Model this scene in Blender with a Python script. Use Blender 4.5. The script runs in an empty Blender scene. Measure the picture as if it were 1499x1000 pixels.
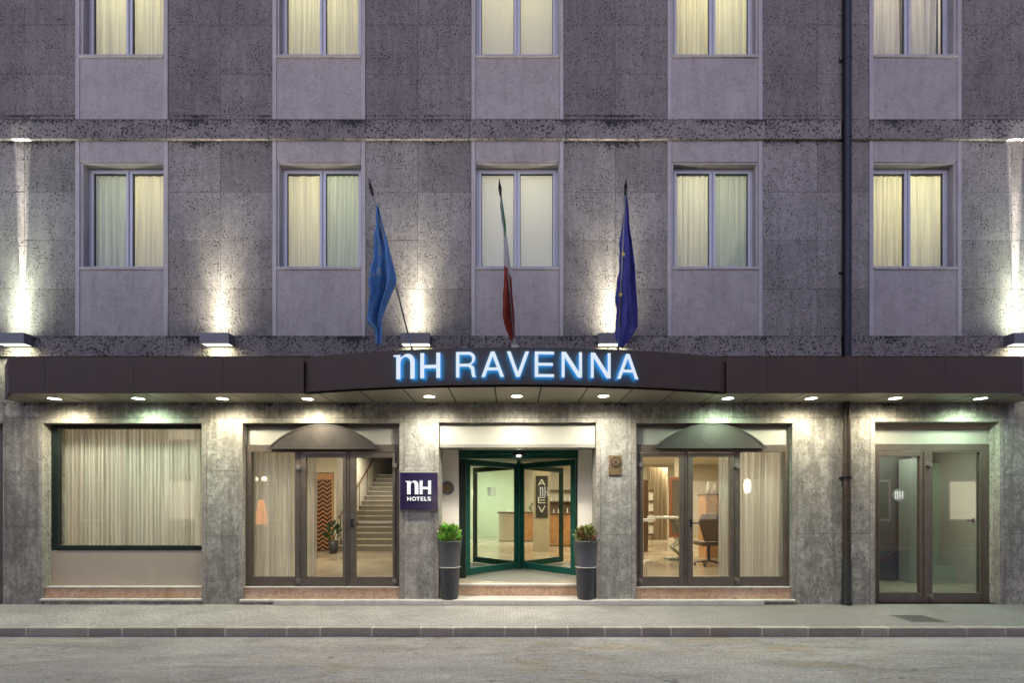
import bpy, math, random
from mathutils import Matrix, Vector
R = math.radians
rnd = random.Random(7)
sc = bpy.context.scene
COL = sc.collection

# ---------------------------------------------------------------- camera
D = 8.0; S0 = 88.0; EYE = 1.65
cam_d = bpy.data.cameras.new('camera'); cam = bpy.data.objects.new('camera', cam_d); COL.objects.link(cam)
cam.location = (0, -D, EYE); cam.rotation_euler = (R(90), 0, 0)
cam_d.sensor_width = 36; cam_d.lens = 36 * (S0 * D) / 1499
cam_d.shift_y = 240 / 1499; cam_d.clip_end = 2000; cam_d.clip_start = .05
sc.camera = cam
# ---------------------------------------------------------------- sky (dusk) and exposure
SUN_EL, SUN_ROT = 4, 20
SKY = 0.092
KE = .24          # lamp and glow scale at this exposure
w = bpy.data.worlds.new('World'); sc.world = w; w.use_nodes = True
nt = w.node_tree; bg = nt.nodes['Background']
sky = nt.nodes.new('ShaderNodeTexSky'); sky.sky_type = 'NISHITA'; sky.sun_disc = False
sky.sun_elevation = R(SUN_EL); sky.sun_rotation = R(SUN_ROT); sky.ozone_density = 3.0; sky.air_density = 1.0; sky.dust_density = .6
tint = nt.nodes.new('ShaderNodeMixRGB'); tint.blend_type = 'MULTIPLY'; tint.inputs[0].default_value = 1
tint.inputs[2].default_value = (1.16, .70, .92, 1)
nt.links.new(sky.outputs[0], tint.inputs[1]); nt.links.new(tint.outputs[0], bg.inputs[0])
bg.inputs[1].default_value = SKY
street_glow_l = bpy.data.lights.new('sun', 'SUN'); street_glow_l.energy = .135; street_glow_l.color = (1, .86, .62); street_glow_l.angle = R(70)  # weak warm lamp added to stand in for the street's evening glow
sun = bpy.data.objects.new('sun', street_glow_l); COL.objects.link(sun); sun.rotation_euler = (R(52), 0, R(-14))
sc.view_settings.view_transform = 'Standard'; sc.view_settings.look = 'None'
sc.view_settings.gamma = 1; sc.view_settings.exposure = 3.0
sc.cycles.use_denoising = True
sc.cycles.max_bounces = 8; sc.cycles.transparent_max_bounces = 16
sc.cycles.caustics_reflective = False; sc.cycles.caustics_refractive = False
sc.cycles.sample_clamp_indirect = 6

# ---------------------------------------------------------------- helpers
def scl(y): return S0 * D / (D + y)
def PX(px, y=0.0): return (px - 750) / scl(y)
def PZ(py, y=0.0): return EYE + (740 - py) / scl(y)

class MB:
    def __init__(s): s.v = []; s.f = []; s.m = []; s.smooth = False
    def quad(s, a, b, c, d, m=0):
        n = len(s.v); s.v += [a, b, c, d]; s.f.append((n, n+1, n+2, n+3)); s.m.append(m)
    def box(s, x0, x1, y0, y1, z0, z1, m=0):
        if x0 > x1: x0, x1 = x1, x0
        if y0 > y1: y0, y1 = y1, y0
        if z0 > z1: z0, z1 = z1, z0
        n = len(s.v)
        s.v += [(x0,y0,z0),(x1,y0,z0),(x1,y1,z0),(x0,y1,z0),(x0,y0,z1),(x1,y0,z1),(x1,y1,z1),(x0,y1,z1)]
        for f in ((0,3,2,1),(4,5,6,7),(0,1,5,4),(1,2,6,5),(2,3,7,6),(3,0,4,7)):
            s.f.append(tuple(n+i for i in f)); s.m.append(m)
        return s
    def pbox(s, x0, y0, x1, y1, ya, yb, m=0):
        """box whose front face (depth ya) covers the given picture rectangle; yb = back depth"""
        return s.box(PX(x0, ya), PX(x1, ya), ya, yb, PZ(y1, ya), PZ(y0, ya), m)
    def prism(s, pts, y0, y1, m=0):
        """pts (x,z) polygon, extruded from y0 to y1"""
        n = len(s.v); k = len(pts)
        s.v += [(x, y0, z) for x, z in pts] + [(x, y1, z) for x, z in pts]
        s.f.append(tuple(range(n, n+k))); s.m.append(m)
        s.f.append(tuple(range(n+2*k-1, n+k-1, -1))); s.m.append(m)
        for i in range(k):
            j = (i+1) % k; s.f.append((n+i, n+k+i, n+k+j, n+j)); s.m.append(m)
        return s
    def vprism(s, pts, z0, z1, m=0):
        """pts (x,y) polygon, extruded in z"""
        n = len(s.v); k = len(pts)
        s.v += [(x, y, z0) for x, y in pts] + [(x, y, z1) for x, y in pts]
        s.f.append(tuple(range(n+k-1, n-1, -1))); s.m.append(m)
        s.f.append(tuple(range(n+k, n+2*k))); s.m.append(m)
        for i in range(k):
            j = (i+1) % k; s.f.append((n+i, n+j, n+k+j, n+k+i)); s.m.append(m)
        return s
    def tube(s, a, b, r0, r1=None, n=12, m=0, caps=True):
        r1 = r0 if r1 is None else r1
        a = Vector(a); b = Vector(b); d = (b-a).normalized()
        u = d.cross(Vector((0,0,1)));
        if u.length < 1e-4: u = Vector((1,0,0))
        u.normalize(); v = d.cross(u); k = len(s.v)
        for c, r in ((a, r0), (b, r1)):
            for i in range(n):
                t = 2*math.pi*i/n; s.v.append(tuple(c + u*math.cos(t)*r + v*math.sin(t)*r))
        for i in range(n):
            j = (i+1) % n; s.f.append((k+i, k+j, k+n+j, k+n+i)); s.m.append(m)
        if caps:
            s.f.append(tuple(range(k+n-1, k-1, -1))); s.m.append(m)
            s.f.append(tuple(range(k+n, k+2*n))); s.m.append(m)
        return s
    def lathe(s, c, prof, n=28, m=0):
        k = len(s.v)
        for r, z in prof:
            for i in range(n):
                t = 2*math.pi*i/n; s.v.append((c[0]+r*math.cos(t), c[1]+r*math.sin(t), c[2]+z))
        for q in range(len(prof)-1):
            for i in range(n):
                j = (i+1) % n; s.f.append((k+q*n+i, k+q*n+j, k+(q+1)*n+j, k+(q+1)*n+i)); s.m.append(m)
        return s
    def build(s, name, mats, parent=None, bevel=0, smooth=False):
        me = bpy.data.meshes.new(name); me.from_pydata(s.v, [], s.f)
        if not isinstance(mats, (list, tuple)): mats = [mats]
        for q in mats: me.materials.append(q)
        for p, i in zip(me.polygons, s.m): p.material_index = i
        if smooth:
            for p in me.polygons: p.use_smooth = True
        me.update()
        o = bpy.data.objects.new(name, me); COL.objects.link(o)
        if parent: par(o, parent)
        if bevel:
            b = o.modifiers.new('bevel', 'BEVEL'); b.width = bevel; b.segments = 2; b.limit_method = 'ANGLE'
        return o
def par(o, p):
    o.parent = p
    o.matrix_parent_inverse = Matrix.Translation(p.location).inverted() if p.parent is None else Matrix.Identity(4)
def tag(o, label, cat, group=None, kind=None):
    o['label'] = label; o['category'] = cat
    if group: o['group'] = group
    if kind: o['kind'] = kind
    return o
def thing(name, label, cat, loc=(0,0,0), group=None):
    o = bpy.data.objects.new(name, None); COL.objects.link(o); o.location = loc
    o.empty_display_size = .2
    return tag(o, label, cat, group)
def struct(o): o['kind'] = 'structure'; return o

def arc(cx, cy, rx, ry, a0, a1, n=10):
    return [(cx+rx*math.cos(R(a0+(a1-a0)*i/n)), cy+ry*math.sin(R(a0+(a1-a0)*i/n))) for i in range(n+1)]

# ---------------------------------------------------------------- node helpers
def mat(name):
    m = bpy.data.materials.new(name); m.use_nodes = True
    return m, m.node_tree, m.node_tree.nodes['Principled BSDF']
def N(t, typ, **kw):
    n = t.nodes.new(typ)
    for k, v in kw.items(): setattr(n, k, v)
    return n
def ramp(t, src, stops):
    r = N(t, 'ShaderNodeValToRGB'); e = r.color_ramp.elements
    while len(e) < len(stops): e.new(.5)
    for i, (p, c) in enumerate(stops):
        e[i].position = p; e[i].color = (c, c, c, 1) if isinstance(c, (int, float)) else (*c, 1)
    t.links.new(src, r.inputs[0]); return r.outputs[0]
def mixc(t, fac, a, b, mode='MIX'):
    n = N(t, 'ShaderNodeMixRGB', blend_type=mode)
    for i, v in enumerate((fac, a, b)):
        if isinstance(v, (int, float)): n.inputs[i].default_value = v if i == 0 else (v, v, v, 1)
        elif isinstance(v, tuple): n.inputs[i].default_value = (*v, 1)
        else: t.links.new(v, n.inputs[i])
    return n.outputs[0]
def math_(t, op, a, b=0.0):
    n = N(t, 'ShaderNodeMath', operation=op)
    for i, v in enumerate((a, b)):
        if isinstance(v, (int, float)): n.inputs[i].default_value = v
        else: t.links.new(v, n.inputs[i])
    return n.outputs[0]
def coords(t, scale=(1,1,1), rot=(0,0,0)):
    c = N(t, 'ShaderNodeTexCoord'); m = N(t, 'ShaderNodeMapping')
    m.inputs['Scale'].default_value = scale; m.inputs['Rotation'].default_value = rot
    t.links.new(c.outputs['Object'], m.inputs[0]); return m.outputs[0]
def noise(t, vec, scale, detail=4, rough=.55, dist=0):
    n = N(t, 'ShaderNodeTexNoise'); n.inputs['Scale'].default_value = scale; n.inputs['Detail'].default_value = detail
    n.inputs['Roughness'].default_value = rough; n.inputs['Distortion'].default_value = dist
    t.links.new(vec, n.inputs['Vector']); return n.outputs[0]
def bump(t, b, h, strength=.5, dist=.01):
    n = N(t, 'ShaderNodeBump'); n.inputs['Strength'].default_value = strength; n.inputs['Distance'].default_value = dist
    t.links.new(h, n.inputs['Height']); t.links.new(n.outputs[0], b.inputs['Normal'])

def simple(name, col, rough=.6, metal=0, var=.0, vscale=6, spec=.5, bumpy=0, bscale=60):
    m, t, b = mat(name); b.inputs['Roughness'].default_value = rough; b.inputs['Metallic'].default_value = metal
    b.inputs['Specular IOR Level'].default_value = spec
    if var:
        v = noise(t, coords(t), vscale, 6)
        dk = tuple(c*(1-var) for c in col); lt = tuple(min(1, c*(1+var)) for c in col)
        t.links.new(ramp(t, v, [(.3, dk), (.7, lt)]), b.inputs['Base Color'])
        r = ramp(t, v, [(.3, max(0, rough-.08)), (.7, min(1, rough+.1))]); t.links.new(r, b.inputs['Roughness'])
    else: b.inputs['Base Color'].default_value = (*col, 1)
    if bumpy: bump(t, b, noise(t, coords(t), bscale, 4), bumpy, .004)
    return m
def emit(name, col, s):
    m, t, b = mat(name); b.inputs['Base Color'].default_value = (0, 0, 0, 1)
    b.inputs['Emission Color'].default_value = (*col, 1); b.inputs['Emission Strength'].default_value = s * KE
    return m

def stone(name, a, b_, pit=.5, pitscale=34, stain=0., crust=None, blot=0., island=.10, seed=0, fine=70):
    """porous grey stone slabs: tone differs slab to slab, mottled, pitted, optionally streaked and crusted"""
    m, t, b = mat(name)
    c = coords(t); geo = N(t, 'ShaderNodeNewGeometry')
    off = N(t, 'ShaderNodeVectorMath', operation='MULTIPLY_ADD')
    comb = N(t, 'ShaderNodeCombineXYZ'); t.links.new(geo.outputs['Random Per Island'], comb.inputs[0]); t.links.new(geo.outputs['Random Per Island'], comb.inputs[2])
    t.links.new(comb.outputs[0], off.inputs[0]); off.inputs[1].default_value = (13+seed, 7, 17); t.links.new(c, off.inputs[2])
    cc = off.outputs[0]
    big = noise(t, cc, 1.6, 6, .6, .4); mid = noise(t, cc, 11, 6, .65); fin = noise(t, cc, fine, 5, .7)
    col = ramp(t, mid, [(.32, a), (.68, b_)])
    col = mixc(t, .85, col, ramp(t, fin, [(.3, .5), (.5, .98), (.7, 1.42)]), 'MULTIPLY')
    col = mixc(t, .5, col, ramp(t, big, [(.3, .72), (.7, 1.22)]), 'MULTIPLY')
    isl = ramp(t, geo.outputs['Random Per Island'], [(0, 1-island), (1, 1+island)])
    col = mixc(t, 1., col, isl, 'MULTIPLY')
    # light flecks
    v2 = noise(t, cc, 26, 3, .5, .2)
    col = mixc(t, ramp(t, v2, [(.70, 0), (.76, .4)]), col, tuple(min(1, q*1.7) for q in b_))
    # dark pits: small and clustered large ones
    p1 = noise(t, cc, pitscale, 2, .5, .3)
    clus = noise(t, cc, 3.1, 3, .6)
    th = math_(t, 'ADD', p1, math_(t, 'MULTIPLY', clus, .32))
    base = .86 - .16*pit
    pits = ramp(t, th, [(base, 0), (base+.035, 1)])
    p2 = noise(t, cc, pitscale*2.6, 2, .5)
    pits2 = ramp(t, p2, [(.70, 0), (.77, .6)])
    pm = math_(t, 'MAXIMUM', pits, pits2)
    col = mixc(t, math_(t, 'MULTIPLY', pm, .88), col, tuple(q*.2 for q in a))
    hgt = math_(t, 'SUBTRACT', math_(t, 'MULTIPLY', fin, .35), pm)
    if blot:
        bl = noise(t, coords(t, (1, 1, .8)), 4.2, 10, .72, 1.0)
        bl2 = noise(t, coords(t, (1, 1, 1)), 17, 8, .75, .6)
        q = math_(t, 'ADD', math_(t, 'MULTIPLY', bl, .6), math_(t, 'MULTIPLY', bl2, .4))
        col = mixc(t, math_(t, 'MULTIPLY', ramp(t, q, [(.46, 1), (.56, 0)]), blot), col, mixc(t, .25, tuple(q_*.34 for q_ in a), mid, 'MULTIPLY'))
    if stain:
        s1 = noise(t, coords(t, (5.5, 5.5, .42)), 1.5, 7, .65, .3)
        s2 = noise(t, coords(t, (1, 1, 1)), .55, 3, .5)
        sm = math_(t, 'ADD', math_(t, 'MULTIPLY', s1, .65), math_(t, 'MULTIPLY', s2, .35))
        col = mixc(t, math_(t, 'MULTIPLY', ramp(t, sm, [(.40, 1), (.56, 0)]), stain), col, tuple(q_*.30 for q_ in a))
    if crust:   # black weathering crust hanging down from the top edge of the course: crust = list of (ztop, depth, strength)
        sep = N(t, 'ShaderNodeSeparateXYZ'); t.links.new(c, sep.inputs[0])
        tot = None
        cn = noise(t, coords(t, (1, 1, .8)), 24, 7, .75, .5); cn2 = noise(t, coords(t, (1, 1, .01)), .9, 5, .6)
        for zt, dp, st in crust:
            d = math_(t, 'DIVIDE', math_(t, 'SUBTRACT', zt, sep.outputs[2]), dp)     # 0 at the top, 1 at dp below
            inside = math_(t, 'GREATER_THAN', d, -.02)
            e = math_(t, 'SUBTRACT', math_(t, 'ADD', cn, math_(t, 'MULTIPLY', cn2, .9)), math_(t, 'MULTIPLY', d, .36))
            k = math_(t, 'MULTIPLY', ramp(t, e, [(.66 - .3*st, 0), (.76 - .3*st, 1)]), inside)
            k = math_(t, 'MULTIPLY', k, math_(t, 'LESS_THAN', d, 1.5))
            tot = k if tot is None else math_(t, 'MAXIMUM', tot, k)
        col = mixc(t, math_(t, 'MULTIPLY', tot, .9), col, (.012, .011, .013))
    t.links.new(col, b.inputs['Base Color']); b.inputs['Roughness'].default_value = .82
    b.inputs['Specular IOR Level'].default_value = .25
    bump(t, b, hgt, .55, .006)
    return m

Z_BAND1 = (PZ(523), PZ(493)); Z_BAND2 = (PZ(206), PZ(177)); Z_BAND3 = (PZ(-111), PZ(-140))
M = {}
M['pier'] = stone('porous_grey_stone', (.185, .169, .158), (.27, .25, .232), pit=.66, island=.22, stain=.26,
                  crust=[(Z_BAND2[0], .32, -.80), (Z_BAND2[1]+.10, .12, -.75)])
M['band'] = stone('weathered_band_stone', (.16, .145, .138), (.25, .23, .215), pit=.85, pitscale=26, island=.14, seed=3,
                  crust=[(Z_BAND1[1], .34, -.84), (Z_BAND1[1], .04, -.5), (Z_BAND2[1], .26, -.70), (Z_BAND2[1], .05, -.35), (Z_BAND3[1], .17, -.7)])
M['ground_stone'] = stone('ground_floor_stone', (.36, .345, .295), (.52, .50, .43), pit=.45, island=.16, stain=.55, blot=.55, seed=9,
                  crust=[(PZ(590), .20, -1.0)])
M['ground_stone_paler'] = stone('ground_floor_stone_paler', (.37, .358, .31), (.52, .505, .44), pit=.45, island=.10, stain=.40, blot=.45, seed=5,  # slightly paler copy with weaker streaks and blotches
                  crust=[(PZ(590), .20, -1.0)])
M['surround'] = stone('surround_stone', (.34, .32, .27), (.46, .43, .37), pit=.2, island=.05, stain=.35, blot=.4, seed=14)
def marble(name, a, b_, vein, vs=3.2, amt=.6, rough=.45):
    m, t, b = mat(name); c = coords(t)
    geo = N(t, 'ShaderNodeNewGeometry')
    n1 = noise(t, c, 2.2, 6, .6, .6)
    col = ramp(t, n1, [(.3, a), (.7, b_)])
    n2 = noise(t, c, vs, 9, .62, 1.4)
    v = math_(t, 'ABSOLUTE', math_(t, 'SUBTRACT', n2, .5))
    col = mixc(t, math_(t, 'MULTIPLY', ramp(t, v, [(.0, 1), (.022, 0)]), amt), col, vein)
    n3 = noise(t, c, 30, 5, .7)
    col = mixc(t, .35, col, ramp(t, n3, [(.3, .75), (.7, 1.2)]), 'MULTIPLY')
    n4 = noise(t, coords(t, (4, 4, .5)), 2, 5, .6)
    col = mixc(t, .5, col, ramp(t, n4, [(.3, .78), (.55, 1.05)]), 'MULTIPLY')
    t.links.new(col, b.inputs['Base Color']); b.inputs['Roughness'].default_value = rough
    bump(t, b, n3, .15, .003); return m
M['marble'] = marble('spandrel_marble', (.275, .243, .225), (.345, .308, .285), (.17, .14, .12))
M['jamb'] = marble('jamb_marble', (.33, .30, .29), (.40, .37, .35), (.22, .19, .17), amt=.3)
M['pink_marble'] = marble('pink_threshold_marble', (.50, .30, .17), (.62, .46, .33), (.26, .09, .035), 7, .9, .35)
M['white_marble'] = marble('white_step_marble', (.55, .52, .46), (.66, .63, .57), (.4, .37, .32), amt=.3)
M['dark_joint'] = simple('wall_core', (.06, .056, .05), .9)
M['alu'] = simple('window_aluminium', (.44, .44, .48), .45, .2, .05)
M['alu_edge'] = simple('window_gasket', (.02, .02, .025), .6)
M['brown'] = simple('brown_door_metal', (.13, .107, .085), .42, .3, .12, 9)
M['hood'] = simple('hood_brown_metal', (.052, .044, .037), .6, .1, .14, 5)
M['hinge'] = simple('worn_hinge_metal', (.22, .20, .17), .45, .6, .2, 30)
M['brown_dark'] = simple('dark_brown_fascia_metal', (.064, .041, .027), .6, .1, .16, 2.5)
M['green'] = simple('green_door_metal', (.004, .075, .058), .35, .2, .15, 5)
M['dark_frame'] = simple('dark_green_frame', (.012, .022, .02), .4, .3, .1)
M['soffit'] = simple('soffit_panels', (.27, .245, .20), .5, .25, .08, 3)
M['black'] = simple('black_joint', (.012, .011, .010), .8)
M['lampgrey'] = simple('lamp_grey_metal', (.17, .17, .18), .5, .4, .1)
M['beige'] = simple('beige_panel', (.42, .35, .27), .55, 0, .05, 4)
M['recess'] = simple('lit_recess_plaster', (.78, .75, .68), .7, 0, .04, 2)  # cream plaster brightened: the recess lamp light is put into its colour
M['cream'] = simple('cream_plaster', (.58, .54, .45), .75, 0, .05, 2)
M['white_panel'] = simple('white_transom_panel', (.37, .365, .31), .5, 0, .03, 3)
M['brass'] = simple('old_brass', (.30, .21, .11), .45, .7, .25, 40)
M['steel'] = simple('brushed_steel', (.52, .48, .42), .5, .5, .08, 12)
M['wood'] = simple('light_wood', (.46, .24, .10), .4, 0, .22, 7)
M['darkwood'] = simple('dark_wood', (.09, .045, .02), .45, 0, .3, 9)
M['pot'] = simple('charcoal_planter', (.045, .046, .05), .48, 0, .12, 8, bumpy=.2, bscale=90)
M['pole'] = simple('flagpole_metal', (.30, .29, .27), .4, .6, .1)
M['finial'] = simple('dark_finial', (.03, .025, .02), .4, .4)
M['pipe'] = simple('dark_downpipe', (.010, .010, .014), .4, .35, .2, 6)
M['pipe_brown'] = simple('brown_downpipe', (.055, .040, .030), .4, .35, .2, 6)
M['pipe_iron'] = simple('iron_pipe_foot', (.05, .055, .05), .5, .5, .3, 8)
M['leather'] = simple('brown_leather', (.10, .065, .045), .45, 0, .2, 20)
M['soil'] = simple('soil', (.03, .022, .015), .95, 0, .3, 40)
M['orange'] = simple('orange_shade', (.75, .25, .05), .8)
M['black_plastic'] = simple('black_plastic', (.015, .015, .016), .4)
M['white_enamel'] = simple('white_enamel', (.75, .75, .72), .3)
M['mint'] = simple('mint_wall', (.50, .60, .46), .6, 0, .04, 2)

def glass(name, tintc=(.97, .98, .97), ior=1.5):
    m, t, b = mat(name); t.nodes.remove(b); out = t.nodes['Material Output']
    tr = N(t, 'ShaderNodeBsdfTransparent'); tr.inputs[0].default_value = (*tintc, 1)
    gl = N(t, 'ShaderNodeBsdfGlossy'); gl.inputs['Roughness'].default_value = .01
    lw = N(t, 'ShaderNodeLayerWeight'); lw.inputs[0].default_value = .5
    f0 = ((ior-1)/(ior+1))**2
    fr = math_(t, 'ADD', f0, math_(t, 'MULTIPLY', math_(t, 'POWER', lw.outputs['Facing'], 5.0), 1-f0))
    mx = N(t, 'ShaderNodeMixShader'); t.links.new(fr, mx.inputs[0])
    t.links.new(tr.outputs[0], mx.inputs[1]); t.links.new(gl.outputs[0], mx.inputs[2]); t.links.new(mx.outputs[0], out.inputs[0])
    return m
M['glass'] = glass('window_glass'); M['glass_green'] = glass('green_tinted_glass', (.88, .93, .89), 1.85)
def cloth(name, col, transp=.0, trl=.6, pat=.58):
    m, t, b = mat(name); t.nodes.remove(b); out = t.nodes['Material Output']
    v = noise(t, coords(t, (30, 30, .6)), 1, 4, .6)
    c = ramp(t, v, [(.3, tuple(q*pat for q in col)), (.7, col)])
    d = N(t, 'ShaderNodeBsdfDiffuse'); tl = N(t, 'ShaderNodeBsdfTranslucent')
    t.links.new(c, d.inputs[0]); t.links.new(c, tl.inputs[0])
    mx = N(t, 'ShaderNodeMixShader'); mx.inputs[0].default_value = trl
    t.links.new(d.outputs[0], mx.inputs[1]); t.links.new(tl.outputs[0], mx.inputs[2]); res = mx.outputs[0]
    if transp:
        tr = N(t, 'ShaderNodeBsdfTransparent'); m2 = N(t, 'ShaderNodeMixShader')
        vv = noise(t, coords(t, (26, 8, .25)), 1, 5, .7)
        t.links.new(ramp(t, vv, [(.36, .02), (.64, transp*2.2)]), m2.inputs[0])
        t.links.new(res, m2.inputs[1]); t.links.new(tr.outputs[0], m2.inputs[2]); res = m2.outputs[0]
    t.links.new(res, out.inputs[0]); return m
M['curtain'] = cloth('net_curtain', (.78, .76, .60)); M['curtain_b'] = cloth('whitish_curtain', (.70, .72, .64)); M['curtain_g'] = cloth('grey_green_curtain', (.50, .58, .50), 0, .5); M['curtain_y'] = cloth('pale_yellow_curtain', (.80, .80, .66), 0, .6)
M['drape'] = cloth('white_drape', (.85, .82, .72), 0, .45); M['sheer'] = cloth('sheer_lobby_curtain', (.84, .83, .77), .24, .45)
M['blind'] = cloth('roller_blind', (.80, .81, .76), 0, .6, .96)
M['brown_drape'] = cloth('beige_drape', (.5, .42, .30), 0, .3)
M['flag_blue'] = cloth('light_blue_flag_cloth', (.22, .47, .84), 0, .35); M['flag_pale'] = cloth('pale_flag_mark', (.52, .64, .78), 0, .35); M['flag_white'] = cloth('white_flag_cloth', (.95, .92, .86), 0, .4)
M['flag_green'] = cloth('green_flag_cloth', (.03, .38, .12), 0, .35); M['flag_red'] = cloth('red_flag_cloth', (.46, .09, .06), 0, .35)
M['flag_navy'] = cloth('dark_blue_flag_cloth', (.17, .18, .56), 0, .35); M['star'] = simple('yellow_star', (.75, .55, .06), .7)
M['em_white'] = emit('sign_letter_face', (.78, .88, 1.0), .48)
M['em_side'] = emit('sign_letter_side', (.03, .26, 1.0), .42)
M['em_blue'] = emit('sign_letter_halo', (.03, .36, 1.0), 9.0)
M['em_down_w'] = emit('downlight_lens_warm', (1, .93, .75), 14); M['em_down_g'] = emit('downlight_lens_green', (.72, 1, .80), 12)
M['em_lamp'] = emit('wall_lamp_lens', (1, .96, .75), 2.2)
M['em_room'] = emit('ceiling_lamp_glow', (1, .86, .58), 6)
M['em_logo'] = emit('small_sign_letters', (1, 1, 1), .55)
M['sign_navy'] = simple('navy_sign_face', (.022, .016, .06), .18, .0, .1, 3)
M['frost'] = simple('frosted_glass_lettering', (.75, .78, .75), .6)

# ---------------------------------------------------------------- ground
def ground_mats():
    m, t, b = mat('asphalt'); c = coords(t)
    n1 = noise(t, c, 48, 6, .85); n2 = noise(t, coords(t, (.5, 1.6, 1)), 1.7, 8, .65, .8); n3 = noise(t, coords(t, (.35, 2.2, 1)), 4, 6, .6, 1.5)
    col = ramp(t, n1, [(.28, (.11, .103, .094)), (.5, (.27, .258, .237)), (.72, (.50, .48, .445))])
    col = mixc(t, .75, col, ramp(t, n2, [(.3, .58), (.5, 1.0), (.7, 1.3)]), 'MULTIPLY')
    # worn yellow paint smears
    y1 = noise(t, coords(t, (.8, 3.2, 1), (0, 0, .12)), 1.3, 7, .7, 1.0)
    msk = noise(t, c, .33, 2, .5)
    yy = math_(t, 'MULTIPLY', ramp(t, y1, [(.52, 0), (.62, .6)]), ramp(t, msk, [(.44, 0), (.54, 1)]))
    col = mixc(t, yy, col, (.26, .205, .10))
    # dark cracks and tar spots
    v = math_(t, 'ABSOLUTE', math_(t, 'SUBTRACT', n3, .5))
    col = mixc(t, math_(t, 'MULTIPLY', ramp(t, v, [(0, 1), (.02, 0)]), math_(t, 'MULTIPLY', ramp(t, msk, [(.36, 0), (.55, 1)]), .75)), col, (.04, .04, .04))
    sp = N(t, 'ShaderNodeSeparateXYZ'); t.links.new(c, sp.inputs[0])
    gut = math_(t, 'MULTIPLY', ramp(t, math_(t, 'ADD', math_(t, 'ADD', sp.outputs[1], 2.0), math_(t, 'MULTIPLY', n2, .5)), [(.55, 0), (.78, .5)]), ramp(t, noise(t, coords(t, (.5, 1, 1)), .9, 5, .6), [(.42, 0), (.6, 1)]))
    col = mixc(t, gut, col, (.085, .08, .072))
    vo = N(t, 'ShaderNodeTexVoronoi'); vo.inputs['Scale'].default_value = .42; t.links.new(coords(t, (.8, 1.5, 1), (0, 0, .2)), vo.inputs['Vector'])
    col = mixc(t, .8, col, ramp(t, vo.outputs['Color'], [(0, .86), (1, 1.12)]), 'MULTIPLY')
    spots = noise(t, c, 2.6, 3, .5)
    col = mixc(t, ramp(t, spots, [(.70, 0), (.74, .6)]), col, (.06, .056, .05))
    t.links.new(col, b.inputs['Base Color']); b.inputs['Roughness'].default_value = .78; bump(t, b, n1, .8, .006)
    M['asphalt'] = m
    # pavement of small setts laid in segmental arcs
    m, t, b = mat('pavement_setts'); c = coords(t)
    sep = N(t, 'ShaderNodeSeparateXYZ'); t.links.new(c, sep.inputs[0])
    sx = math_(t, 'SUBTRACT', math_(t, 'MULTIPLY', math_(t, 'FRACT', math_(t, 'MULTIPLY', sep.outputs[0], 1/.9)), 2), 1)
    yy = math_(t, 'ADD', sep.outputs[1], math_(t, 'MULTIPLY', math_(t, 'MULTIPLY', sx, sx), .30))
    cb = N(t, 'ShaderNodeCombineXYZ'); t.links.new(sep.outputs[0], cb.inputs[0]); t.links.new(yy, cb.inputs[1])
    br = N(t, 'ShaderNodeTexBrick'); t.links.new(cb.outputs[0], br.inputs['Vector']); br.inputs['Scale'].default_value = 1
    br.inputs['Brick Width'].default_value = .11; br.inputs['Row Height'].default_value = .085; br.inputs['Mortar Size'].default_value = .009
    br.inputs['Mortar Smooth'].default_value = .4
    br.inputs['Color1'].default_value = (.25, .242, .222, 1); br.inputs['Color2'].default_value = (.31, .30, .276, 1); br.inputs['Mortar'].default_value = (.40, .385, .35, 1)
    n1 = noise(t, c, 60, 5, .75); n2 = noise(t, c, 1.1, 6, .6, .6)
    col = mixc(t, .55, br.outputs[0], ramp(t, n1, [(.3, .7), (.7, 1.25)]), 'MULTIPLY')
    col = mixc(t, .7, col, ramp(t, n2, [(.34, .74), (.66, 1.18)]), 'MULTIPLY')
    # the colour grows darker towards the right
    gx = math_(t, 'ADD', math_(t, 'MULTIPLY', sep.outputs[0], .16), math_(t, 'MULTIPLY', n2, .8))
    col = mixc(t, ramp(t, gx, [(.55, 0), (1.15, .62)]), col, (.13, .122, .112), 'MIX')
    gum = noise(t, c, 7, 2, .5)
    col = mixc(t, ramp(t, gum, [(.72, 0), (.75, .5)]), col, (.09, .085, .08))
    col = mixc(t, math_(t, 'MULTIPLY', ramp(t, noise(t, coords(t, (1, 2.4, 1)), .8, 7, .7), [(.50, 0), (.62, .5)]), .8), col, (.17, .16, .145))
    t.links.new(col, b.inputs['Base Color']); b.inputs['Roughness'].default_value = .7
    bump(t, b, math_(t, 'ADD', math_(t, 'MULTIPLY', br.outputs[1], -.6), n1), .4, .006)
    M['setts'] = m
    m, t, b = mat('kerb_stone'); c = coords(t); geo = N(t, 'ShaderNodeNewGeometry')
    n1 = noise(t, c, 70, 5, .75); n2 = noise(t, c, 5, 6, .6)
    col = ramp(t, n1, [(.3, (.24, .22, .185)), (.7, (.40, .37, .315))])
    col = mixc(t, .6, col, ramp(t, n2, [(.3, .75), (.7, 1.2)]), 'MULTIPLY')
    col = mixc(t, 1, col, ramp(t, geo.outputs['Random Per Island'], [(0, .85), (1, 1.12)]), 'MULTIPLY')
    t.links.new(col, b.inputs['Base Color']); b.inputs['Roughness'].default_value = .7; bump(t, b, n1, .4, .005)
    M['kerb'] = m
ground_mats()
YK = -1.55
g = MB(); g.quad((-300, -300, -.16), (300, -300, -.16), (300, 300, -.16), (-300, 300, -.16))
struct(g.build('ground', simple('far_ground', (.12, .115, .105), .9, 0, .2, .5)))
g = MB(); g.quad((-60, -10.5, -.112), (60, -10.5, -.112), (60, YK+.02, -.112), (-60, YK+.02, -.112))
struct(g.build('road', M['asphalt']))
g = MB(); g.box(-40, 40, YK+.13, .02, -.15, 0)
struct(g.build('pavement', M['setts']))
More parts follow.
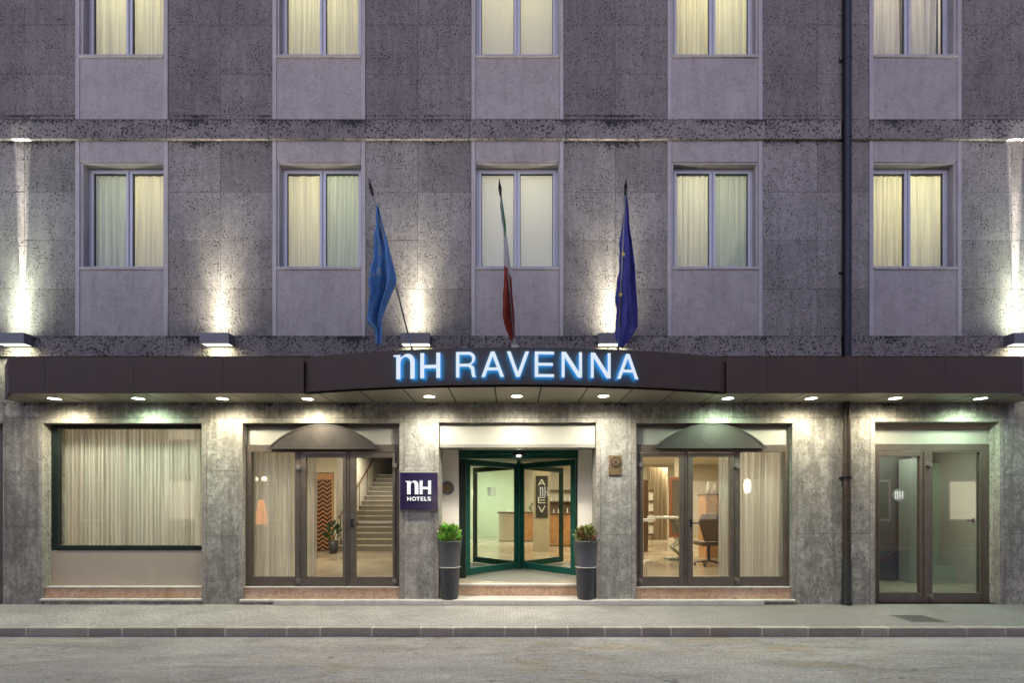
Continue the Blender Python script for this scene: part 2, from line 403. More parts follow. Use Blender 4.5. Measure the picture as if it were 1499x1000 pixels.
g = MB(); g.box(-40, 40, YK+.003, YK+.129, -.15, -.002)
struct(g.build('kerb_bedding', simple('light_mortar', (.60, .57, .50), .8, 0, .15, 20)))
kerb_px = [38, 129, 179, 257, 330, 420, 469, 545, 616, 664, 740, 785, 832, 886, 940, 983, 1040, 1116, 1184, 1263, 1301, 1416]
xs = [PX(p, YK) for p in kerb_px]
while xs[0] > -20: xs.insert(0, xs[0] - rnd.uniform(.5, .9))
while xs[-1] < 20: xs.append(xs[-1] + rnd.uniform(.5, .9))
g = MB()
for a, b_ in zip(xs, xs[1:]): g.box(a+.006, b_-.006, YK+rnd.uniform(-.003, .003), YK+.128, -.14, rnd.uniform(0, .004))
struct(g.build('kerb', M['kerb'], bevel=.008))
g = MB(); g.box(-40, 40, -10.9, -10.5, -.15, .01); struct(g.build('pavement_opposite', M['kerb']))
# manhole cover in the pavement
mh = thing('manhole_cover', 'flat dark square inspection cover set in the pavement in front of the far right door', 'manhole cover', (PX(1350, -.98), -.98, 0))
x0, x1, y0, y1 = PX(1322, -1.05), PX(1372, -1.05), -1.22, -.80
g = MB(); g.box(x0, x1, y0, y0+.02, 0, .006); g.box(x0, x1, y1-.02, y1, 0, .006); g.box(x0, x0+.02, y0+.02, y1-.02, 0, .006); g.box(x1-.02, x1, y0+.02, y1-.02, 0, .006)
g.build('frame', M['hinge'], mh)
g = MB(); g.box(x0+.022, x1-.022, y0+.022, y1-.022, 0, .005); g.build('plate', simple('dark_iron_plate', (.07, .067, .062), .6, .3, .2, 20, bumpy=.5, bscale=50), mh)

# ---------------------------------------------------------------- HOTEL BUILDING
hotel = thing('hotel_building', 'grey stone hotel front with two rows of lit windows above a dark canopy', 'building', (0, 0, 0))
GAP = .0045
def slabs(mb, x0, x1, xj, z0, z1, zj, y0, y1):
    X = [x0] + sorted(j for j in xj if x0 < j < x1) + [x1]
    Z = [z0] + sorted(j for j in zj if z0 < j < z1) + [z1]
    for a, b_ in zip(X, X[1:]):
        for c, d in zip(Z, Z[1:]):
            mb.box(a+GAP/2, b_-GAP/2, y0+rnd.uniform(-.001, .001), y1, c+GAP/2, d-GAP/2)
XL, XR = -11.9, 11.9
bays = [(111, 247), (399, 536), (690, 826), (977, 1117), (1272, 1408)]
bays = [(-178, -42)] + bays + [(1560, 1696)]
piers = []; px = (XL*88+750)
for a, b_ in bays: piers.append((px, a)); px = b_
piers.append((px, XR*88+750))
floors = [(523, 493, 206), (206, 177, -111)]   # band bottom, band top, next band bottom (picture rows)
up = MB()
vj = [PX(p) for p in (-108, 36, 323, 612, 901, 1197, 1481, 1628)]
for a, b_ in piers:
    up = MB()
    slabs(up, PX(a), PX(b_), vj, PZ(493), PZ(206), [PZ(423), PZ(352), PZ(281)], 0, .06)
    slabs(up, PX(a), PX(b_), vj, PZ(177), PZ(-111), [PZ(108), PZ(36), PZ(-35)], 0, .06)
    slabs(up, PX(a), PX(b_), vj, PZ(-140), PZ(-215), [], 0, .06)
    up.build('stone_pier', M['pier'], hotel)

bd = MB()
bj = [PX(p) for p in (-180, -42, 102, 247, 395, 536, 615, 688, 829, 979, 1119, 1198, 1270, 1416, 1560, 1690)]
for (b0, b1, yy0, yy1) in ((523, 493, 0, 1), (206, 177, 0, 1), (-111, -140, 0, 1)):
    X = [XL] + bj + [XR]; bd = MB()
    for a, c in zip(X, X[1:]):
        # leave room for the downpipe notch
        segs = [(a, c)]
        if a < PX(1237) < c: segs = [(a, PX(1230)), (PX(1244), c)]
        for p, q in segs: bd.box(p+.002, q-.002, -.045+rnd.uniform(-.0015, .0015), .02, PZ(b0), PZ(b1))
    bd.build('string_course', M['band'], hotel, bevel=.006)

# core of the upper wall behind the slabs, with window openings
OPW = 1.376
core = MB()
win = []
for i, (a, b_) in enumerate(bays):
    cx = {1: (122+243)/2, 2: 469.5, 3: 757.5, 4: 1047, 5: 1336.5}.get(i, (a+b_)/2)
    X0, X1 = PX(cx)-OPW/2, PX(cx)+OPW/2
    for fl, (zt, zb) in enumerate(((240, 391), (-77, 80.5))):
        win.append((i, fl, PX(a), PX(b_), X0, X1, PZ(zb), PZ(zt)))
prev = XL
for i in range(len(bays)):
    wv = [w_ for w_ in win if w_[0] == i]
    core.box(prev, wv[0][4]-.03, .062, .40, PZ(523), PZ(-215)); prev = wv[0][5]+.03
    core.box(wv[0][4]-.03, wv[0][5]+.03, .062, .40, PZ(523), wv[0][6]-.03)
    core.box(wv[0][4]-.03, wv[0][5]+.03, .062, .40, wv[0][7]+.03, wv[1][6]-.03)
    core.box(wv[0][4]-.03, wv[0][5]+.03, .062, .40, wv[1][7]+.03, PZ(-215))
core.box(prev, XR, .062, .40, PZ(523), PZ(-215))
core.build('wall_core', M['dark_joint'], hotel)

def pane_pair(fr, rects, y, gl):
    for (x0, z0, x1, z1) in rects:
        p = MB(); p.box(x0, x1, y, y+.006, z0, z1); p.build('pane', gl, fr)
ztop_band = {0: PZ(206), 1: PZ(-111)}; zbot_band = {0: PZ(493), 1: PZ(177)}
for (i, fl, A, B, X0, X1, Z0, Z1) in win:
    fr = MB(); YF = .115
    # marble surround: strips, header, spandrel, sill, reveals
    fo = MB(); f = .042
    fo.box(X0, X0+f, YF, YF+.07, Z0, Z1); fo.box(X1-f, X1, YF, YF+.07, Z0, Z1)
    fo.box(X0+f, X1-f, YF, YF+.07, Z1-f, Z1); fo.box(X0+f, X1-f, YF, YF+.07, Z0, Z0+.035)
    xc = (X0+X1)/2
    s = .040; zz0, zz1 = Z0+.038, Z1-f-.003
    for (p, q) in ((X0+f+.003, xc-.012), (xc+.012, X1-f-.003)):
        fo.box(p, p+s, YF-.012, YF+.05, zz0, zz1); fo.box(q-s, q, YF-.012, YF+.05, zz0, zz1)
        fo.box(p+s, q-s, YF-.012, YF+.05, zz1-s, zz1); fo.box(p+s, q-s, YF-.012, YF+.05, zz0, zz0+.03)
    fo.box(xc-.0118, xc+.0118, YF+.004, YF+.05, zz0, zz1)
    fobj = fo.build('window', M['alu'], hotel, bevel=.003)
    rects = [(p+s, zz0+.03, q-s, zz1-s) for (p, q) in ((X0+f+.003, xc-.012), (xc+.012, X1-f-.003))]
    for (p, z0, q, z1) in rects:
        gk = MB(); k = .008
        gk.box(p, p+k, YF+.008, YF+.03, z0, z1); gk.box(q-k, q, YF+.008, YF+.03, z0, z1)
        gk.box(p+k, q-k, YF+.008, YF+.03, z1-k*1.4, z1); gk.box(p+k, q-k, YF+.008, YF+.03, z0, z0+.006)
        gk.build('gasket', M['alu_edge'], fobj)
    pane_pair(fobj, rects, YF+.014, M['glass'])
    sr = MB()
    zb, zt = zbot_band[fl], ztop_band[fl]
    sw = .075
    sr.box(A+.006, A+sw, -.012, .061, zb, zt); sr.box(B-sw, B-.006, -.012, .061, zb, zt)                 # long strips
    sr.box(X0-.028, X0, .004, .30, Z0, Z1+.028); sr.box(X1, X1+.028, .004, .30, Z0, Z1+.028)               # reveals
    sr.box(X0, X1, .006, .30, Z1, Z1+.028)                                                                 # lintel soffit
    for (p, q) in ((A+sw+.002, X0-.03), (X1+.03, B-sw-.002)):
        if q-p > .004: sr.box(p, q, .002, .061, Z0-.04, Z1+.03)
    sr.box(A+sw+.004, B-sw-.004, -.022, .24, Z0-.045, Z0-.001)                                            # sill
    sr.build('window_surround', M['jamb'], fobj, bevel=.004)
    pn = MB()
    pn.box(A+sw+.004, B-sw-.004, -.004, .061, zb, Z0-.047)
    pn.build('spandrel_panel', M['marble'], fobj)
    pn = MB(); pn.box(A+sw+.004, B-sw-.004, -.008, .061, Z1+.030, zt); pn.build('header_panel', M['marble'], fobj, bevel=.005)

# rooms behind the upper windows
rm = MB()
for fl in (0, 1):
    z0 = (PZ(523), PZ(206))[fl]+.1; z1 = (PZ(206), PZ(-111))[fl]-.1
    rm.box(XL+.01, XR-.01, .402, 3.1, z0-.12, z0); rm.box(XL+.01, XR-.01, .402, 3.1, z1+.06, z1+.18)
    rm.box(XL+.01, XR-.01, 3.1, 3.2, z0-.12, z1+.18)
    for k in range(len(bays)+1):
        xw = XL+.02 if k == 0 else (XR-.12 if k == len(bays) else (PX(bays[k-1][1])+PX(bays[k][0]))/2)
        rm.box(xw, xw+.1, .402, 3.098, z0+.001, z1+.059)
M['roomwall'] = simple('bedroom_wall', (.66, .60, .42), .8, 0, .04, 2)
rm.build('bedroom_walls', M['roomwall'], hotel)
rf = MB(); rf.box(XL, XR, -.03, 14, PZ(-215)+.002, PZ(-215)+.2); rf.build('roof', M['band'], hotel)
sd = MB(); sd.box(XL-.3, XL-.002, .0, 14, 0, PZ(-215)); sd.box(XR+.002, XR+.3, .0, 14, 0, PZ(-215)); sd.box(XL, XR, 13.7, 14, 0, PZ(-215)); sd.build('side_wall', M['ground_stone'], hotel)

def area(name, loc, size, power, col, rot=(0,0,0), parent=None, sizey=None, spread=None):
    l = bpy.data.lights.new(name, 'AREA'); l.energy = power; l.color = col; l.size = size
    if sizey: l.shape = 'RECTANGLE'; l.size_y = sizey
    if spread: l.spread = R(spread)
    o = bpy.data.objects.new(name, l); COL.objects.link(o); o.location = loc; o.rotation_euler = rot
    if parent: par(o, parent)
    return o
def spot(name, loc, power, col, ang, blend, dirv, rad=.03, parent=None):
    l = bpy.data.lights.new(name, 'SPOT'); l.energy = power; l.color = col; l.spot_size = R(ang); l.spot_blend = blend; l.shadow_soft_size = rad
    o = bpy.data.objects.new(name, l); COL.objects.link(o); o.location = loc
    o.rotation_euler = Vector(dirv).to_track_quat('-Z', 'Y').to_euler()
    if parent: par(o, parent)
    return o

def curtain(name, x0, x1, z0, z1, y, amp, pitch, m, seed, gather=0.0):
    r = random.Random(seed); n = int((x1-x0)/pitch*8)+8; rows = 10
    pz_ = [pitch*(.7+.6*r.random()) for _ in range(4)]
    ph = [0]; 
    for i in range(n): ph.append(ph[-1] + 2*math.pi/8*r.uniform(.55, 1.45))
    am = [amp*(.25+1.1*abs(math.sin(i*.11*pz_[0]*10+seed))+r.uniform(-.2, .2)) for i in range(n+1)]
    mb = MB()
    for j in range(rows+1):
        v = j/rows
        for i in range(n+1):
            u = i/n
            xx = x0 + (x1-x0)*u + .006*math.sin(3*v+ph[i]*.3)
            if gather: xx = x0 + (xx-x0)*(1-gather*math.sin(math.pi*min(1, v*1.0))*(.5+.5*math.cos(v*3)))
            mb.v.append((xx, y + am[i]*math.sin(ph[i]+.5*math.sin(v*2.2+seed))*(.75+.25*v), z1 + (z0-z1)*v))
    for j in range(rows):
        for i in range(n):
            a = j*(n+1)+i; mb.f.append((a, a+n+1, a+n+2, a+1)); mb.m.append(0)
    return mb.build(name, m, smooth=True)
rowname = ('lower row', 'top row'); colname = ('', 'far left window', 'second window from the left', 'middle window', 'fourth window from the left', 'far right window')
RY = (1, .895, .56)
for (i, fl, A, B, X0, X1, Z0, Z1) in win:
    if i in (0, 6): continue
    yc = .20
    cl, rw = colname[i], rowname[fl]
    grp = 'blinds and curtains of the upper windows'; xc = (X0+X1)/2
    if i == 3:
        g = MB(); g.box(X0-.06, X1+.06, yc, yc+.004, Z0-.05, Z1+.02)
        o = g.build('window_blind', M['blind']); tag(o, 'plain glowing roller blind covering the %s of the %s of windows' % (cl, rw), 'blind', grp)
    else:
        # (left edge offset, left cloth, right cloth, left pitch, right pitch, gap between the two)
        kind = {(1,0): (-.06, 'curtain_g', 'curtain', .13, .16, 0), (2,0): (-.06, 'curtain', 'curtain_g', .30, .11, 0), (4,0): (-.06, 'curtain_b', 'curtain_g', .10, .14, 0), (5,0): (-.06, 'curtain', 'curtain_y', .11, .26, 0),
                (1,1): (-.06, 'curtain_y', 'curtain_y', .22, .15, 0), (2,1): (-.06, 'curtain_y', 'curtain_y', .14, .20, 0), (4,1): (-.06, 'curtain', 'curtain_y', .13, .17, 0), (5,1): (-.04, 'drape', 'drape', .13, .15, .06)}[(i, fl)]
        dz = .07 if fl == 0 else -.1
        for side in (0, 1):
            x0_, x1_ = (X0+kind[0], xc-kind[5]) if side == 0 else (xc+.001+kind[5], X1+(.06 if not kind[5] else -.10))
            o = curtain('curtain', x0_, x1_, Z0-.12, Z1-dz, yc, .026 if kind[5] else .013, kind[3+side], M[kind[1+side]], i*7+fl*3+side*29)
            tag(o, '%s curtain, %s half of the %s, %s' % ({'curtain': 'yellow lit', 'curtain_y': 'pale yellow lit', 'curtain_g': 'grey green', 'curtain_b': 'whitish', 'drape': 'white draped'}[kind[1+side]], ('left', 'right')[side], cl, rw), 'curtain', grp)
    pw = {(1,0): 26, (2,0): 32, (3,0): 30, (4,0): 28, (5,0): 38, (1,1): 36, (2,1): 36, (3,1): 42, (4,1): 42, (5,1): 30}[(i, fl)]
    colr = {(3,0): (1, .90, .66), (5,1): (1, .88, .68), (3,1): (1, .86, .50)}.get((i, fl), RY)
    area('bedroom_light', ((X0+X1)/2+rnd.uniform(-.2, .2), 1.3, Z1+.12), 1.1, pw*KE*.78, colr, (R(-28), 0, 0), hotel)

# ---------------------------------------------------------------- ground floor stone
opens = [(-215, 5, 620), (63, 296, 620), (356, 585, 620), (643, 873, 619), (932, 1160, 620), (1281, 1463, 618), (1560, 1720, 618)]
gs = MB(); gc = MB(); su = MB(); cr = MB()
zt = PZ(523)
slabs(gs, XL, XR, [PX(p) for p in (-100, 7, 130, 303, 470, 590)] + [PX(590)], PZ(612), zt, [PZ(590)], 0, .06) if 0 else None
lint = [XL*88+750, -100, 7, 172, 303, 446, 592, 758, 925, 1049, 1119, 1232, 1372, 1476, XR*88+750]
for a, b_ in zip(lint, lint[1:]):
    tgt = gc if 590 <= a < 925 else gs
    segs = [(a, b_)]
    if b_ == 1232: segs = [(a, 1233)]
    if a == 1232: segs = [(1243, b_)]
    for p, q in segs: tgt.box(PX(p)+.003, PX(q)-.003, rnd.uniform(-.001, .001), .06, PZ(612)+.003, zt-.002)
gs.box(PX(1233), PX(1243), .03, .06, 0, zt)
prev = XL*88+750
jit = [(771,), (771, 690), (785, 690), (683, 783), (697, 783), (782,), (782, 695), (770,)]
for k, (a, b_, tp) in enumerate(opens + [(XR*88+757, 0, 0)]):
    l, r_ = prev, a - (7 if k and a < 2000 else 0)
    if k == 0: r_ = a-7
    if r_ > l:
        parts = [(l, r_)]
        if l < 1237 < r_: parts = [(l, 1233), (1243, r_)]
        for p, q in parts:
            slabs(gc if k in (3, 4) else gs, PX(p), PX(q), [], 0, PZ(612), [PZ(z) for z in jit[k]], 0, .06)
    # surround strip of the opening
    if tp and b_ < 2000:
        w_ = 0 if k == 0 else 7
        su.box(PX(a)-.08+.003, PX(a), -.008, .10, 0, PZ(tp)); 
        if k: su.box(PX(b_), PX(b_)+.08-.003, -.008, .10, 0, PZ(tp))
        else: su.box(PX(b_), PX(b_)+.012, -.004, .10, 0, PZ(tp))
        su.box(PX(a)-.08+.003, PX(b_)+(.08-.003 if k else .012), -.008, .10, PZ(tp)+.002, PZ(612)-.002)
    # core
    cr.box(PX(prev) - (0 if k == 0 else .074), PX(a)+.0 if a < 2000 else XR, .104, .40, 0, zt) if k in (0, len(opens)) else cr.box(PX(prev)-.078, PX(a)-.001, .104, .40, 0, zt)
    if tp: cr.box(PX(a), PX(b_)-.001, .104, .40, PZ(tp)+.002, zt)
    prev = b_+7 if k else b_+1
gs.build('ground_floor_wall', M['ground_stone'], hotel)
gc.build('entrance_wall', M['ground_stone_paler'], hotel)
su.build('opening_surround', M['surround'], hotel, bevel=.004)
cr.build('wall_backing', M['ground_stone_paler'], hotel)
# reveals in stone for the display window and right door (the surround is deeper there)

# step slab along the entrance
ZF = .286
st = MB()
st.box(PX(405), PX(1115), -.10, .02, 0, .088)
st.box(PX(353), PX(405)-.002, -.05, .02, .045, .088); st.box(PX(1115)+.002, PX(1163), -.05, .02, .045, .088)
st.box(PX(62), PX(297), -.05, .02, .06, .10)
st.box(PX(643)+.003, PX(873)-.003, .02, .30, 0, .089)
lo = MB()
for a, b_, zt_ in ((353, 405, .0449), (1115, 1163, .0449), (62, 297, .0599)): lo.box(PX(a)+.03, PX(b_)-.02, -.02, .019, .0, zt_)
lo.build('step_base', M['ground_stone'], hotel)
st.build('stone_step', M['white_marble'], hotel, bevel=.012)
th = MB()
for a, b_ in ((63, 296), (356, 585), (932, 1160)):
    th.box(PX(a)+.004, PX(b_)-.004, .03, .30, .03, ZF-.018)
for a, b_ in ((643, 873),): th.box(PX(a)+.004, PX(b_)-.004, .30, .42, 0, ZF-.03)
th.build('threshold_riser', M['pink_marble'], hotel)
tt = MB()
for a, b_ in ((356, 585), (932, 1160)): tt.box(PX(a)+.004, PX(b_)-.004, .018, .40, ZF-.018, ZF)
tt.box(PX(643)+.004, PX(873)-.004, .285, .42, ZF-.03, ZF); tt.build('threshold_slab', M['white_marble'], hotel, bevel=.003)

def dome(parent, xa, xb, yb, yt):
    """shallow segmental hood above a door with a round boss"""
    xa_, xb_ = PX(xa, .0), PX(xb, .0); zb = PZ(yb, .0); z_t = PZ(yt, .0)
    c = (xb_-xa_)/2; s_ = z_t-zb; Rr = (c*c+s_*s_)/(2*s_); cx = (xa_+xb_)/2; cz = z_t-Rr
    a0 = math.degrees(math.asin(c/Rr))
    pts = [(cx+Rr*math.sin(R(-a0+2*a0*k/40)), cz+Rr*math.cos(R(-a0+2*a0*k/40))) for k in range(41)]
    g = MB(); g.prism(pts, .012, .075); o = g.build('door_hood', M['hood'], parent)
    g = MB()
    for k in range(40):
        (x0, z0), (x1, z1) = pts[k], pts[k+1]
        def inn(x, z, d): return (cx+(x-cx)*(Rr-d)/Rr, cz+(z-cz)*(Rr-d)/Rr)
        q0, q1 = inn(x0, z0, .022), inn(x1, z1, .022)
        g.prism([(x0, z0), (x1, z1), q1, q0], .004, .0118)
    g.box(xa_-.01, xb_+.01, -.004, .0115, zb-.018, zb+.004)
    g.build('hood_rim', M['hood'], parent)
    g = MB(); g.tube((cx, .0118, PZ((yb+yt)/2, 0)), (cx, .009, PZ((yb+yt)/2, 0)), .165, n=36)
    g.build('round_boss', simple('boss_brown', (.062, .051, .043), .6, .1, .15), parent)

def handle(parent, px, py, y, d, m='black_plastic'):
    g = MB(); x, z = PX(px, y), PZ(py, y)
    g.box(x-.018, x+.018, y-.010, y, z-.07, z+.07); g.tube((x, y-.01, z), (x, y-.055, z), .010, n=8)
    g.tube((x, y-.055, z), (x+d*.13, y-.055, z-.002), .010, n=8)
    return g.build('handle', M[m], parent, smooth=False)
def hinge(parent, px, py, y):
    g = MB(); x, z = PX(px, y), PZ(py, y)
    g.box(x-.045, x+.045, y-.018, y, z-.03, z+.03); g.box(x-.02, x+.045, y-.045, y-.018, z-.045, z+.01)
    return g.build('hinge', M['hinge'], parent, bevel=.003)

def door_bay(rects, leaves, panes, y, extra, panes_mat='glass', kind='glazed_door'):
    g = MB()
    for r_ in rects: g.pbox(*r_, y, y+.07)
    fr = g.build(kind, M['brown'], hotel, bevel=.003)
    for L in leaves:
        g = MB(); x0, y0, x1, y1, gx0, gy0, gx1, gy1 = L
        g.pbox(x0, y0, gx0, y1, y-.014, y+.05); g.pbox(gx1, y0, x1, y1, y-.014, y+.05)
        g.box(PX(gx0, y-.014), PX(gx1, y-.014), y-.014, y+.05, PZ(gy0, y-.014), PZ(y0, y-.014))
        g.box(PX(gx0, y-.014), PX(gx1, y-.014), y-.014, y+.05, PZ(y1, y-.014), PZ(gy1, y-.014))
        g.build('door_leaf', M['brown'], fr, bevel=.003)
    for p in panes:
        g = MB(); g.pbox(*p, y+.02, y+.026); g.build('pane', M[panes_mat], fr)
    return fr
# second bay: double door with side light on the left
y2 = .08
fr2 = door_bay([(360, 651, 368, 860), (579.5, 651, 584.5, 860), (368, 651, 579.5, 662), (368, 845, 432, 860), (432, 662, 440.5, 860), (507.5, 662, 512.5, 860)],
    [(441, 663, 507, 859, 448, 670, 502, 845), (513, 663, 579, 859, 521, 670, 575, 845)],
    [(367, 661, 433, 846), (447, 669, 503, 846), (520, 669, 576, 846)], y2, None)
dome(fr2, 392, 553, 656, 621)
handle(fr2, 515.5, 766, y2-.014, -1*0+1); hinge(fr2, 438, 684, y2-.0); hinge(fr2, 438, 850, y2); hinge(fr2, 579, 681, y2); hinge(fr2, 579, 850, y2)
g = MB(); x0, z = PX(523, y2+.05), PZ(766, y2); g.tube((x0, y2+.09, z), (PX(574, y2), y2+.09, z), .012, n=8); g.build('push_bar', M['steel'], fr2)
g = MB(); g.box(PX(356)+.004, PX(585)-.004, .13, .15, PZ(650), PZ(620)-.0); g.build('transom_panel', M['white_panel'], fr2)
g = MB(); g.box(PX(356)+.003, PX(585)-.003, .085, .128, PZ(624), PZ(620)); g.build('transom_rail', M['brown'], fr2)
# fourth bay
fr4 = door_bay([(932.5, 651, 937, 860), (1150, 651, 1158.5, 860), (937, 651, 1150, 662), (1084, 845, 1150, 860), (1075.5, 662, 1084, 860), (1002.5, 662, 1007.5, 860)],
    [(937.5, 663, 1002, 859, 942, 669, 996, 844.5), (1008, 663, 1075, 859, 1015, 669, 1069.5, 844.5)],
    [(941, 668, 997, 845), (1014, 668, 1070, 845), (1083, 661, 1151, 846)], y2, None)
dome(fr4, 961, 1123, 655, 620)
handle(fr4, 1012, 766, y2-.014, 1); hinge(fr4, 1078, 682, y2); hinge(fr4, 1078, 849, y2); hinge(fr4, 937, 680, y2); hinge(fr4, 937, 849, y2)
g = MB(); g.box(PX(932)+.004, PX(1160)-.004, .13, .15, PZ(650), PZ(620)); g.build('transom_panel', M['white_panel'], fr4)
g = MB(); g.box(PX(932)+.003, PX(1160)-.003, .085, .128, PZ(624), PZ(620)); g.build('transom_rail', M['brown'], fr4)
# fifth bay: plain two leaf door down to the pavement
y5 = .165
fr5 = door_bay([(1281.6, 650, 1286, 884), (1438, 650, 1449, 884), (1286, 650, 1438, 660), (1351, 660, 1353.5, 884)],
    [(1286.3, 660.5, 1351, 883, 1288, 668, 1347.5, 868), (1353.8, 660.5, 1437.8, 883, 1365.5, 662.5, 1436, 868.5)],
    [(1287, 667, 1349, 869), (1364, 661, 1437, 869.5)], y5, None, 'glass_green')
hinge(fr5, 1359, 680, y5-.01); hinge(fr5, 1361, 873, y5-.01)
g = MB(); x = PX(1430, y5); g.tube((x, y5+.06, PZ(760)), (x, y5+.06, PZ(766)), .015, n=8); g.tube((x, y5+.06, PZ(763)), (x-.1, y5+.06, PZ(763)), .01, n=8); g.build('handle', M['black_plastic'], fr5)
g = MB(); g.box(PX(1281)+.004, PX(1463)-.004, .19, .21, PZ(649), PZ(627)); g.build('transom_panel', M['white_panel'], fr5)
g = MB(); g.box(PX(1281)+.004, PX(1463)-.004, .17, .21, PZ(626.5), PZ(618)); g.build('transom_rail', M['beige'], fr5)
# first bay: display window
y1_ = .15
g = MB()
g.pbox(75, 619.5, 85, 806, y1_, y1_+.08); g.box(PX(85, y1_), PX(296)-.002, y1_, y1_+.08, PZ(628, y1_), PZ(619.5, y1_))
g.box(PX(85, y1_), PX(296)-.002, y1_-.02, y1_+.08, PZ(806, y1_), PZ(799, y1_))
frw = g.build('display_window', M['dark_frame'], hotel, bevel=.003)
g = MB(); g.box(PX(84, y1_), PX(296)+.0, y1_+.03, y1_+.036, PZ(800, y1_), PZ(627, y1_)); g.build('pane', M['glass'], frw)
g = MB(); g.box(PX(76, y1_)-.002, PX(296)-.004, y1_-.01, y1_+.10, ZF+.004, PZ(806, y1_)-.003); g.build('sill_panel', M['beige'], frw)
g = MB(); g.box(PX(63)+.003, PX(296)-.003, .022, .16, ZF-.016, ZF+.002); g.build('sill', M['white_marble'], frw, bevel=.003)
g = MB(); g.box(PX(85, y1_)+.001, PX(296)-.003, y1_-.03, y1_-.001, PZ(627, y1_)-.001, PZ(620)); g.build('shutter_box', M['black'], frw)
# leftmost, mostly out of the picture
g = MB(); g.pbox(-210, 619.5, -200, 884, .16, .24); g.pbox(-12, 619.5, 8, 884, .16, .24); g.pbox(-200, 619.5, -12, 630, .16, .24); g.pbox(-200, 866, -12, 884, .16, .24)
fr0 = g.build('display_window', M['brown'], hotel); g = MB(); g.pbox(-201, 629, -11, 867, .19, .196); g.build('pane', M['glass'], fr0)
g = MB(); g.pbox(1565, 619.5, 1573, 884, .16, .24); g.pbox(1714, 619.5, 1722, 884, .16, .24); g.pbox(1573, 619.5, 1714, 630, .16, .24); g.pbox(1573, 866, 1714, 884, .16, .24)
fr6 = g.build('display_window', M['brown'], hotel); g = MB(); g.pbox(1572, 629, 1715, 867, .19, .196); g.build('pane', M['glass'], fr6)
# third bay: fascia box and recess walls
g = MB(); g.box(PX(643)+.003, PX(873)-.003, .06, .40, PZ(651, .06), PZ(625, .06)); bx = g.build('entrance_fascia_box', M['white_panel'], hotel, bevel=.004)
g = MB(); g.box(PX(643)+.003, PX(873)-.003, .045, .40, PZ(655.5, .045), PZ(651, .06)-.002); g.box(PX(643)+.003, PX(873)-.003, .08, .40, PZ(625, .06)+.002, PZ(619)); g.build('box_rail', simple('grey_rail', (.25, .24, .21), .5, .3), bx)
YR = .86
rec = MB()
xl = PX(671.5, YR); xr = PX(847, YR)
rec.box(-1.75, xl, YR, YR+.12, ZF, 2.78); rec.build('recess_wall', M['recess'], hotel); rec = MB(); rec.box(xr, 1.9, YR, YR+.12, ZF, 2.78)
rc2 = MB(); rc2.box(-1.60, PX(643)-.08, .402, YR-.001, ZF, 2.78); rc2.build('recess_wall', M['recess'], hotel); rec.box(PX(873)+.08, 1.75, .402, YR-.001, ZF, 2.78)
rec.build('recess_wall', M['recess'], hotel)
g = MB(); g.box(-1.6, 1.75, .402, 4.2, 2.782, 2.9); g.build('recess_ceiling', M['cream'], hotel)

# ---------------------------------------------------------------- interior
lob = MB()
lob.box(-11.6, 11.6, .402, 13.6, .0, ZF-.001)
M['floor_in'] = simple('lobby_floor', (.42, .36, .27), .16, 0, .08, 1.2)
lob.v = []; lob.f = []; lob.m = []
lob.box(-11.6, 4.98, .302, 13.6, .01, ZF-.002); lob.box(4.98, 11.6, .402, 13.6, .01, .03)
lob.box(4.98, 5.4, 3.4, 13.6, .031, ZF-.002); lob.box(5.4, 11.6, 3.6, 13.6, .031, ZF-.002)
lob.build('lobby_floor', M['floor_in'], hotel)
wl = MB()
CE = 3.45
wl.box(-11.6, 11.6, 13.4, 13.6, ZF, CE)                      # far back
wl.box(-1.92, -1.80, .402, 13.398, ZF, CE)                   # between left room and lobby
wl.box(-11.6, -5.95, 6.3, 6.42, ZF, CE)                      # back of left room
wl.box(-5.30, -5.22, 6.3, 6.42, ZF, CE); wl.box(-5.95, -5.30, 6.3, 6.42, 2.62, CE); wl.box(-5.95, -5.30, 6.36, 6.42, ZF, 2.62)
wl.box(-5.34, -5.22, 6.422, 13.3, ZF, CE+2)
wl.box(5.42, 5.52, .402, 3.6, .03, CE); wl.box(5.42, 11.5, 3.6, 3.7, .03, CE)  # right room
wl.box(9.6, 9.7, .402, 3.6, .03, CE)
wl.box(11.5, 11.6, .402, 13.4, .03, CE)
wl.box(-11.6, -11.5, .402, 13.4, .03, CE)
wl.build('interior_wall', M['cream'], hotel)
cl = MB(); cl.box(-11.6, 11.6, .402, 6.3, CE+.001, CE+.1); cl.box(-1.92, 11.6, 6.301, 13.6, CE+.001, CE+.1); cl.build('interior_ceiling', simple('ceiling_white', (.62, .57, .46), .8), hotel)
col_ = MB(); xa, xb = PX(782, 6.1), PX(805, 6.1); col_.box(xa, xb, 6.1, 6.6, ZF, CE); col_.build('lobby_column', simple('column_stone', (.50, .44, .32), .5, 0, .08, 6), hotel)
mw = MB(); mw.box(-1.79, .2, 12.6, 12.7, ZF, CE); mw.build('mint_partition', M['mint'], hotel)

for (x, y, p, cc) in ((-6.6, 2.2, 85, (1, .90, .70)), (-4.4, 3.6, 62, (1, .88, .64)), (-4.4, 8.0, 40, (1, .90, .72)), (-1.0, 4.0, 60, (1, .88, .64)), (2.6, 5.2, 80, (1, .84, .56)), (-1.2, 10.2, 95, (.84, 1, .80)),
                     (2.2, 9.6, 120, (1, .86, .62)), (5.6, 6.2, 75, (1, .84, .56)), (6.2, 10.5, 110, (1, .84, .58)), (3.4, 1.7, 60, (1, .88, .66))):
    area('ceiling_lamp_light', (x, y, CE-.08), .9, p*KE*(.55 if y < 3 else .8), cc, (0, 0, 0), hotel)
area('room_light', (7.9, 1.6, CE-.3), .8, 22*KE, (.92, 1, .88), (0, 0, 0), hotel)

